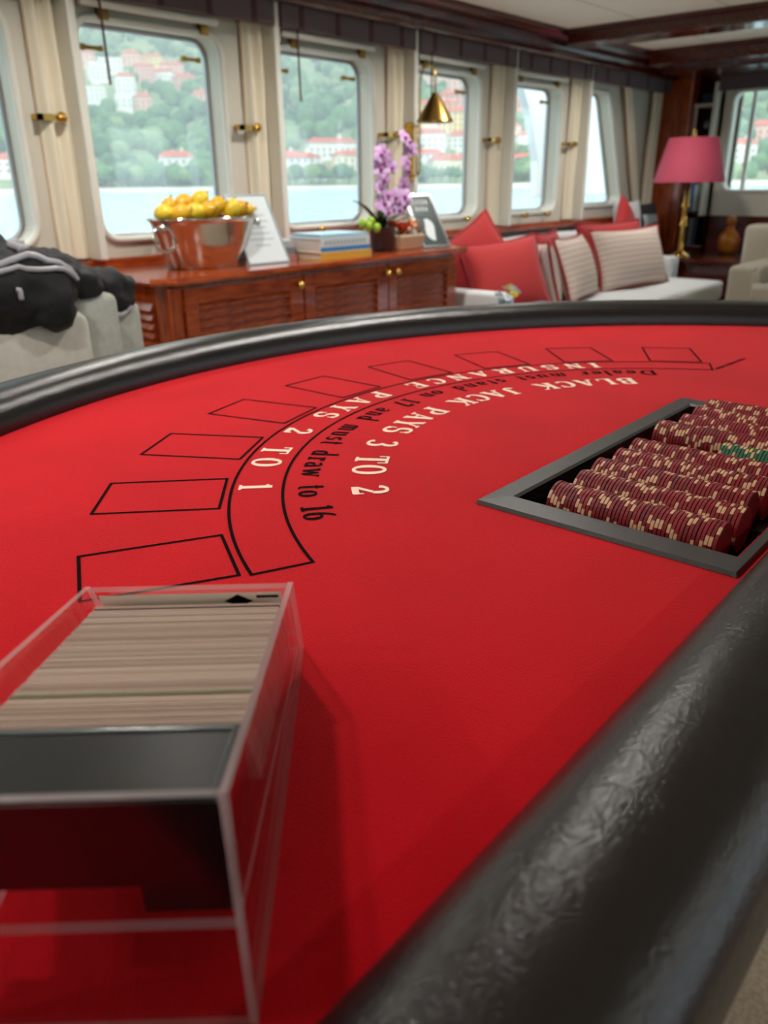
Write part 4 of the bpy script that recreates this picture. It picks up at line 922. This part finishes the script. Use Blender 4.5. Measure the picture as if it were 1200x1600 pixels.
STR = stripes_mat('pale_striped_linen', '#cdbcb0', '#a88f86', 28, 1); STRV = stripes_mat('red_white_stripe', '#c9b8ae', '#9c2430', 14, 0)
def cushion(label, c, w_, h_, th, rot, m, cat='cushion', piping=None, group='cushions on the sofa'):
    """pillow: local x width, y height, z thickness; rot = euler"""
    root = thing('cushion', label, cat, c, group); root.rotation_euler = rot
    bm = bmesh.new(); n = 14; V = {}
    for side in (1, -1):
        for i in range(n+1):
            for j in range(n+1):
                u, v = i/n*2-1, j/n*2-1; edge = (i in (0, n) or j in (0, n))
                if side == -1 and edge: V[(side, i, j)] = V[(1, i, j)]; continue
                pin = 1-.10*(1-(abs(u)**2))*(abs(v)**3); pin2 = 1-.10*(1-(abs(v)**2))*(abs(u)**3)
                z = side*th/2*(max(0, (1-abs(u)**2.4))*max(0, (1-abs(v)**2.4)))**.55
                V[(side, i, j)] = bm.verts.new((u*w_/2*pin2, v*h_/2*pin, z))
        for i in range(n):
            for j in range(n):
                q = [V[(side, i, j)], V[(side, i+1, j)], V[(side, i+1, j+1)], V[(side, i, j+1)]]
                f = bm.faces.new(q if side == 1 else list(reversed(q))); f.smooth = True
    me = bpy.data.meshes.new('cover'); bm.to_mesh(me); bm.free(); me.materials.append(m)
    o = bpy.data.objects.new('cover', me); COL.objects.link(o); o.parent = root
    if piping:
        P = []
        for i in range(4*n):
            k, t = divmod(i, n); t = t/n*2-1; u, v = ((t, -1), (1, t), (-t, 1), (-1, -t))[k]
            pin = 1-.10*(1-(abs(u)**2))*(abs(v)**3); pin2 = 1-.10*(1-(abs(v)**2))*(abs(u)**3); P.append((u*w_/2*pin2, v*h_/2*pin, 0))
        po = MB().tube(P, .009, 6, loop=True).build('piping', piping, None, True); po.parent = root
    return root
R_ = radians
cushion('large coral red cushion leaning at the sideboard end of the sofa', (4.10, 2.60, .60), .50, .48, .22, (R_(62), R_(-6), R_(-32)), REDC, piping=REDD)
cushion('coral cushion standing behind the large red one', (4.08, 2.80, .66), .46, .46, .16, (R_(75), R_(-35), R_(-40)), REDC, piping=REDC)
cushion('red and white striped cushion turned edge-on beside the coral one', (4.52, 2.60, .60), .42, .40, .15, (R_(75), 0, R_(48)), STRV, piping=REDD)
cushion('coral cushion behind the first pale striped cushion', (4.86, 2.74, .62), .48, .42, .15, (R_(72), 0, R_(12)), REDC, piping=REDD)
cushion('pale striped cushion in the middle of the sofa', (4.86, 2.56, .60), .56, .42, .18, (R_(70), 0, R_(10)), STR, piping=REDD)
cushion('coral cushion behind the second pale striped cushion', (5.72, 2.72, .63), .80, .46, .15, (R_(72), 0, R_(-8)), REDC, piping=REDD)
cushion('wide pale striped cushion next to the lamp end', (5.62, 2.54, .61), .86, .43, .18, (R_(70), 0, R_(-8)), STR, piping=REDC)
cushion('small coral cushion high on the sofa back near the column', (6.30, 2.92, .80), .34, .34, .12, (R_(78), R_(38), 0), REDC)
cushion('white cushion tucked behind the small coral one', (6.62, 3.05, .80), .36, .34, .12, (R_(80), 0, R_(-10)), SOFAW)
pk = cushion('black cushion with white pattern against the corner column', (6.86, 3.02, .78), .34, .34, .12, (R_(78), 0, R_(-15)), mat('black_patterned', '#16120f', .8))
for k in range(6):
    o = MB().tube([(-.06+.03*k, -.05+.012*k, .062), (-.05+.03*k, 0, .066), (-.06+.03*k, .06, .060)], .008, 6).build('pattern_stroke', PAPER, None, True); o.parent = pk
# ---- end cabinet, lamp, vase
et = thing('end_table', 'dark mahogany end table beside the sofa under the pink lamp', 'side table', (7.0, 2.6, 0))
box('top', 6.60, 7.56, 2.05, 2.95, .505, .535, MAHD, et, .008); box('body', 6.64, 7.54, 2.10, 2.93, .06, .505, MAHD, et)
LC = (6.75, 2.63, .535)
tl_ = thing('table_lamp', 'tall brass table lamp with a pink cone shade', 'table lamp', LC)
MB().lathe([(0, 0), (.085, 0), (.085, .012), (.07, .02), (.05, .028), (.028, .05), (0, .05)], LC, 24, sx=.9).build('base', BRASS, tl_, True)
MB().lathe([(0, .04), (.026, .04), (.03, .06), (.024, .08), (.024, .22), (.034, .235), (.034, .25), (.024, .265), (.024, .37), (.032, .38), (.032, .395), (.02, .41), (.02, .56), (.012, .58), (.012, .84), (0, .84)], LC, 16).build('column', BRASS, tl_, True)
MB().lathe([(.272, .565), (.186, .885), (.183, .885), (.269, .565)], LC, 40, cap=False).build('shade', PINK, tl_, True)
MB().lathe([(0, .0), (.012, 0), (.02, .03), (.01, .06), (.016, .08), (0, .09)], (LC[0], LC[1], LC[2]+.86), 12).build('finial', BRASS, tl_, True)
VC = (7.25, 2.42, .535)
vs_ = thing('vase', 'amber and red glass vase with round stopper by the bulkhead', 'vase', VC)
MB().lathe([(0, 0), (.05, 0), (.08, .04), (.088, .10), (.078, .15), (.045, .185), (.03, .20), (.035, .225), (0, .225)], VC, 20).build('body', VASE, vs_, True)
MB().ball((VC[0], VC[1], VC[2]+.265), .04).build('stopper', mat('amber_ball', '#b56a22', .3), vs_, True)
# ---- armchair on the far side
LINEND = mat('stone_linen', '#a39b8c', .9, bump=.4, bump_s=700)
fa = thing('armchair', 'pale cream armchair at the far end beyond the chip tray', 'armchair', (5.95, 1.35, 0))
soft('seat_base', 5.60, 6.40, 1.05, 1.80, .10, .40, LINEND, fa, .05); soft('seat_cushion', 5.52, 6.25, 1.18, 1.66, .38, .50, LINEND, fa, .05, puff=(.03, .03, .12))
soft('arm', 5.58, 6.40, 1.62, 1.84, .10, .60, LINEND, fa, .08); soft('arm', 5.58, 6.40, .98, 1.18, .10, .60, LINEND, fa, .08)
soft('backrest', 6.22, 6.44, 1.05, 1.98, .10, .82, LINEND, fa, .09, puff=(.1, 0, .03)); soft('back_cushion', 6.02, 6.22, 1.16, 1.66, .48, .90, LINEND, fa, .07, puff=(.2, 0, .03))
for x, y in ((5.66, 1.1), (6.34, 1.1), (5.66, 1.74), (6.34, 1.74)): MB().lathe([(0, 0), (.02, 0), (.028, .1), (0, .1)], (x, y, 0), 10).build('leg', MAHOG, fa, True)
# ---- coffee table with posy
ct = thing('coffee_table', 'low glass topped coffee table between card table and sofa', 'coffee table', (3.75, 2.0, 0))
box('glass_top', 3.25, 4.15, 1.72, 2.40, .47, .485, mat('pale_glass_top', '#8aa6bb', .08), ct, .004)
box('frame', 3.27, 4.13, 1.74, 2.38, .435, .468, MAHOG, ct, .006)
for x in (3.31, 4.09):
    for y in (1.78, 2.34): box('leg', x-.025, x+.025, y-.025, y+.025, 0, .437, MAHOGV, ct, .004)
po_ = thing('posy_glass', 'small glass of white and yellow flowers on the coffee table', 'flower glass', (3.62, 2.30, .485))
MB().lathe([(0, 0), (.03, 0), (.034, .07), (.032, .07), (.028, .006), (0, .006)], (3.62, 2.30, .485), 16, cap=False).build('glass_body', CLEARB, po_, True)
BLO4 = BLO.copy(); BLO4.materials[0] = mat('yellow_petal', '#d8c22a', .6)
random.seed(4)
for i in range(11):
    o = share(BLO3 if i % 3 else BLO4, 'blossom', po_, (3.62+random.uniform(-.05, .06), 2.30+random.uniform(-.05, .05), .565+random.uniform(0, .05)), (random.uniform(.2, 1), random.uniform(-.6, .6), random.uniform(0, 6)))
for i in range(5): MB().tube([(3.62, 2.30, .50), (3.62+random.uniform(-.04, .04), 2.30+random.uniform(-.03, .03), .57)], .003, 5).build('stem', STEMG, po_, True)

# ================================================================== OUTSIDE
WINGM = mat('white_hull_paint', '#e4e8ea', .4)
mb = MB(); wing = [(7.40, .97), (8.93, .97), (8.53, 2.13), (6.87, 2.13), (7.19, 1.70), (7.36, 1.30)]
mb.rings([[(x, 4.38, z) for x, z in wing], [(x, 4.46, z) for x, z in wing]], 0); wo = mb.build('raked_stanchion', WINGM, bevel=.01)
tag(wo, 'white raked hull stanchion outside the forward side windows', 'ship structure')
bw_ = thing('bulwark', 'white bulwark and cap rail outside the saloon windows', 'bulwark', (3, 4.6, -.2))
box('plating', XA, 12, 4.55, 4.65, -1.0, .34, WINGM, bw_); box('cap_rail', XA, 12, 4.50, 4.70, .34, .38, MAHOG, bw_, .01)
dk = struct(box('floor_2', XA-2, 12, YW+.15, 4.55, -.35, -.3, mat('teak_deck', '#a08d70', .8)), 'teak side deck outside the windows', 'deck')
SEA = -2.3
sea_m = mat('sea_water', '#a9cccf', .22, spec=.5, bump=1.0, bump_s=.6); 
for n_ in sea_m.node_tree.nodes:
    if n_.type == 'BUMP': n_.inputs['Distance'].default_value = .5
mb = MB(); mb.quad([(-2500, -2500, SEA), (2500, -2500, SEA), (2500, 2500, SEA), (-2500, 2500, SEA)]); so = mb.build('sea', sea_m); struct(so, 'pale turquoise bay water outside the windows', 'sea')
# hillside
def hill_h(r, az):
    rs = 470+28*noise.noise(Vector((az*3.1, 1.7, 0)))
    t = r-rs
    if t < 0: return SEA-2
    b = 2.5*min(1, t/12)+.26*max(0, t-25)+.00012*max(0, t-25)**2
    k = noise.noise(Vector((r*cos(az)*.006, r*sin(az)*.006, 3)))*26+noise.noise(Vector((r*cos(az)*.016, r*sin(az)*.016, 9)))*9
    return SEA+b+k*min(1, max(0, t-15)/120)
mb = MB(); R = []; AZ0, AZ1 = radians(-25), radians(112)
for i in range(60):
    r = 425+i*11+max(0, i-30)*6; R.append([(r*cos(a), r*sin(a), hill_h(r, a)) for a in [AZ0+(AZ1-AZ0)*j/220 for j in range(221)]])
mb.rings(R, 0, closed=False, cap=False)
GROUND = mat('hillside_ground', '#5d7a4c', .95, col2='#86906a', noise_s=.03, detail=6)
ho = mb.build('hillside', GROUND, smooth=True); struct(ho, 'wooded hillside rising behind the bay', 'hill')
# houses
random.seed(17)
WALLS = [mat('house_cream', '#e6d9bd', .8), mat('house_pink', '#dfae9c', .8), mat('house_white', '#e8e6de', .8), mat('house_yellow', '#e3c88a', .8), mat('house_rose', '#d99a8c', .8)]
ROOFM = mat('terracotta_tiles', '#c05a44', .8, col2='#a8472f', noise_s=.6); HWIN = mat('house_window', '#4c5a60', .3)
hw = MB().box(-.6, .6, -.06, .06, -.9, .9).build('w_tmp', HWIN); HWM = hw.data; bpy.data.objects.remove(hw)
wn_ = ['cream', 'pink', 'white', 'yellow', 'rose']
placed = []
def house(azd, eld=None, r=None, w_=14, d_=10, h_=9, wi=0, label=None, roof=True, grp=None):
    az = radians(azd)
    if r is None:      # slope point seen at this elevation
        r = 480
        while r < 1050 and (hill_h(r, az)+h_*.5-1.13)/r < math.tan(radians(eld)): r += 4
    g = hill_h(r, az); x, y = r*cos(az), r*sin(az); placed.append((x, y, max(w_, d_)))
    root = thing('house', label, 'house', (x, y, g-3), grp); ra = az-pi/2+random.uniform(-.35, .35); root.rotation_euler = (0, 0, ra)
    def kid(o): o.parent = root; return o
    kid(MB().box(-w_/2, w_/2, -d_/2, d_/2, 0, h_+3).build('wall', WALLS[wi]))
    if roof:
        mb = MB(); e = .8; zt = h_+3
        mb.rings([[(-w_/2-e, -d_/2-e, zt-.2), (w_/2+e, -d_/2-e, zt-.2), (w_/2+e, d_/2+e, zt-.2), (-w_/2-e, d_/2+e, zt-.2)], [(-w_/2+d_*.35, -.1, zt+d_*.26), (w_/2-d_*.35, -.1, zt+d_*.26), (w_/2-d_*.35, .1, zt+d_*.26), (-w_/2+d_*.35, .1, zt+d_*.26)]], 0); kid(mb.build('roof', ROOFM))
        kid(MB().box(w_*.15, w_*.15+1.2, -.6, .6, zt, zt+d_*.26+1.6).build('chimney', WALLS[wi]))
    else:
        kid(MB().box(-w_/2-.3, w_/2+.3, -d_/2-.3, d_/2+.3, h_+3, h_+3.9).build('parapet', WALLS[2]))
    nx = max(2, int(w_/3.4)); nz = max(1, int(h_/3.2))
    for i in range(nx):
        for k in range(nz):
            o = bpy.data.objects.new('window', HWM); COL.objects.link(o); o.location = (-w_/2+w_*(i+.5)/nx, -d_/2, 3+1.9+3.1*k); kid(o)
    return root
H_ = house
H_(54.2, 1.15, w_=20, d_=12, h_=8, wi=2, label='white waterfront house with red roof seen right of the lemon heap window middle')
for i, (a, e, w_, h_, wi, rf) in enumerate(((59.0, 6.9, 16, 10, 1, 1), (58.3, 6.2, 14, 12, 2, 0), (57.5, 6.6, 18, 10, 2, 0), (56.8, 5.6, 14, 12, 2, 1), (56.3, 7.0, 16, 9, 1, 1), (55.6, 6.2, 15, 12, 4, 1), (55.0, 6.9, 18, 8, 3, 1), (54.6, 6.0, 22, 9, 2, 1), (53.9, 6.4, 20, 8, 1, 1), (53.2, 5.8, 18, 8, 4, 1), (58.6, 5.0, 14, 10, 2, 0), (57.0, 4.7, 12, 9, 2, 0), (55.8, 4.6, 12, 9, 1, 1), (52.4, 4.9, 12, 8, 1, 1), (51.6, 4.6, 10, 6, 1, 1), (60.0, 6.0, 15, 10, 2, 1))):
    H_(a, e, w_=w_, h_=h_, wi=wi, roof=bool(rf), label='%s villa in the hillside cluster above the lemon bucket' % wn_[wi], grp='%s villas above the lemon bucket' % wn_[wi])
for i, (a, e, w_, h_, wi) in enumerate(((47.2, 1.2, 18, 8, 2), (46.2, .9, 20, 10, 2), (44.2, 1.9, 30, 9, 2), (43.2, 1.1, 16, 8, 0), (45.2, .5, 14, 5, 2), (48.1, .6, 14, 6, 0))):
    H_(a, e, w_=w_, h_=h_, wi=wi, label='%s shoreline house seen above the stacked books' % wn_[wi], grp='%s shoreline houses above the books' % wn_[wi])
for i, (a, e, w_, h_, wi) in enumerate(((37.6, 6.0, 20, 9, 1), (36.6, 6.3, 22, 9, 4), (35.8, 5.6, 20, 10, 1), (36.2, 4.6, 22, 10, 4), (37.3, 3.9, 26, 13, 3), (36.0, 3.4, 28, 13, 3), (37.7, 2.4, 18, 9, 2), (35.6, 2.2, 18, 8, 2), (38.4, 3.0, 18, 9, 0), (37.9, 1.2, 18, 7, 2), (36.4, .9, 24, 6, 0))):
    H_(a, e, w_=w_, h_=h_, wi=wi, label='%s house of the village seen around the brass wall lamp' % wn_[wi], grp='%s village houses by the wall lamp' % wn_[wi])
for i, (a, e, w_, h_, wi) in enumerate(((32.7, 5.4, 18, 9, 1), (32.2, 4.6, 18, 10, 4), (32.8, 2.8, 16, 8, 0), (31.4, 2.2, 16, 8, 2), (31.4, 1.0, 20, 6, 0), (27.6, 3.2, 18, 9, 2), (27.3, 2.0, 20, 10, 0), (27.0, 1.2, 18, 7, 2))):
    H_(a, e, w_=w_, h_=h_, wi=wi, label='%s house on the slope seen above the sofa' % wn_[wi], grp='%s slope houses above the sofa' % wn_[wi])
for i, (a, e, w_, h_, wi, lb) in enumerate(((64.2, 1.0, 18, 8, 2, 'white shoreline house beyond the draped jacket'), (65.6, 1.8, 16, 9, 0, 'cream house higher up beyond the draped jacket'), (62.8, .6, 22, 5, 1, 'low pink house at the water beyond the draped jacket'), (66.3, 4.6, 16, 9, 1, 'pink villa high on the slope beyond the draped jacket'), (18.6, 1.4, 16, 9, 2, 'white house seen through the forward window'), (19.4, 3.4, 16, 9, 0, 'cream house seen high in the forward window'), (17.4, 2.4, 16, 9, 1, 'pink house seen through the forward window'))):
    H_(a, e, w_=w_, h_=h_, wi=wi, label=lb)
struct(box('quay', 0, 1, 0, 1, 0, 1, WALLS[2])) if False else None
# stone quay strip along the shore
mb = MB(); Rq = []
for j in range(161):
    a = AZ0+(AZ1-AZ0)*j/160; rs = 470+28*noise.noise(Vector((a*3.1, 1.7, 0))); Rq.append([((rs-3)*cos(a), (rs-3)*sin(a), SEA-1), ((rs-3)*cos(a), (rs-3)*sin(a), SEA+1.6), ((rs+9)*cos(a), (rs+9)*sin(a), SEA+1.9), ((rs+9)*cos(a), (rs+9)*sin(a), SEA-1)])
mb.rings(Rq, 0, cap=False); struct(mb.build('quay', mat('pale_stone', '#d9d0bd', .9)), 'pale stone quay along the far shore', 'quay')
# trees
def blob(seed, sub=2):
    bm = bmesh.new(); bmesh.ops.create_icosphere(bm, subdivisions=sub, radius=1)
    for v in bm.verts: v.co *= 1+.30*noise.noise(v.co*1.9+Vector((seed*7.3, 0, 0)))+.12*noise.noise(v.co*4.5+Vector((seed, 5, 0)))
    V = [v.co.copy() for v in bm.verts]; F = [tuple(v.index for v in f.verts) for f in bm.faces]; bm.free(); return V, F
BL = [blob(i) for i in range(5)]
TREEG = [mat('tree_green', '#3c6338', .9, col2='#587f49', noise_s=.25), mat('tree_dark_green', '#2a4d31', .9, col2='#436b3f', noise_s=.25), mat('tree_olive', '#627c4c', .9, col2='#768b5c', noise_s=.25)]
forest = MB(); random.seed(31); cnt = 0
while cnt < 5200:
    az = random.uniform(AZ0, AZ1); r = 485+random.random()**1.25*520; x, y = r*cos(az), r*sin(az); h = hill_h(r, az)
    if h < SEA+1: continue
    if any((x-a)**2+(y-b)**2 < (s*.75)**2 or ((x*x+y*y) < (a*a+b*b) and abs(atan2(y, x)-atan2(b, a))*r < s*.5 and sqrt(a*a+b*b)-r < 26) for a, b, s in placed): continue
    V, F = random.choice(BL); k = random.uniform(4, 7.5); rz = random.uniform(0, 6); n0 = len(forest.v); sz = random.uniform(.8, 1.25)
    forest.v += [(x+k*(v.x*cos(rz)-v.y*sin(rz)), y+k*(v.x*sin(rz)+v.y*cos(rz)), h+k*.55+k*sz*v.z) for v in V]
    mi = 1 if random.random() < .4 else (2 if random.random() < .25 else 0)
    forest.f += [tuple(n0+q for q in f) for f in F]; forest.m += [mi]*len(F); cnt += 1
fo_ = forest.build('forest', TREEG, smooth=True); tag(fo_, 'dense green woodland covering the hillside', 'forest', kind='stuff')
# shoreline trees, one by one
random.seed(8); tl2 = [('lemon bucket', 52.5, 60), ('stacked books', 42.8, 48.8), ('wall lamp', 35.6, 39), ('sofa', 26.8, 33.2)]
for lab, a0_, a1_ in tl2:
    n_ = int((a1_-a0_)*2.0)
    for i in range(n_):
        az = radians(a0_+(a1_-a0_)*(i+.5)/n_+random.uniform(-.12, .12)); rs = 470+28*noise.noise(Vector((az*3.1, 1.7, 0))); r = rs+random.uniform(13, 22); x, y, h = r*cos(az), r*sin(az), hill_h(r, az)
        if any((x-a)**2+(y-b)**2 < (s*.6)**2 for a, b, s in placed): continue
        t = thing('shore_tree', 'bushy green tree on the waterfront seen over the %s' % lab, 'tree', (x, y, h), 'waterfront trees over the %s' % lab)
        k = random.uniform(3.2, 5.2); mb = MB(); V, F = random.choice(BL); mb.v = [(x+v.x*k, y+v.y*k, h+2.6+k*.8+v.z*k*.8) for v in V]; mb.f = list(F); mb.m = [0]*len(F); mb.build('crown', TREEG[i % 3], t, True)
        MB().tube([(x, y, h-.5), (x+.2, y, h+3.5)], .35, 6).build('trunk', mat('bark', '#5a4636', .9), t)

# sea haze over the bay
hm = bpy.data.materials.new('sea_haze'); hm.use_nodes = True; nt = hm.node_tree; nt.nodes.clear()
out = nt.nodes.new('ShaderNodeOutputMaterial'); vs = nt.nodes.new('ShaderNodeVolumeScatter'); vs.inputs['Color'].default_value = (.93, .97, 1, 1); vs.inputs['Density'].default_value = .00042; vs.inputs['Anisotropy'].default_value = .2
nt.links.new(vs.outputs[0], out.inputs['Volume'])
hz = box('haze', 12, 1400, -400, 1400, SEA+.2, 420, hm); hz2 = box('haze', -600, 12, 8, 1400, SEA+.2, 420, hm)
for o in (hz, hz2): tag(o, 'thin sea haze over the bay' if o is hz else 'thin sea haze abeam of the ship', 'haze', kind='stuff')
SC.cycles.volume_bounces = 1
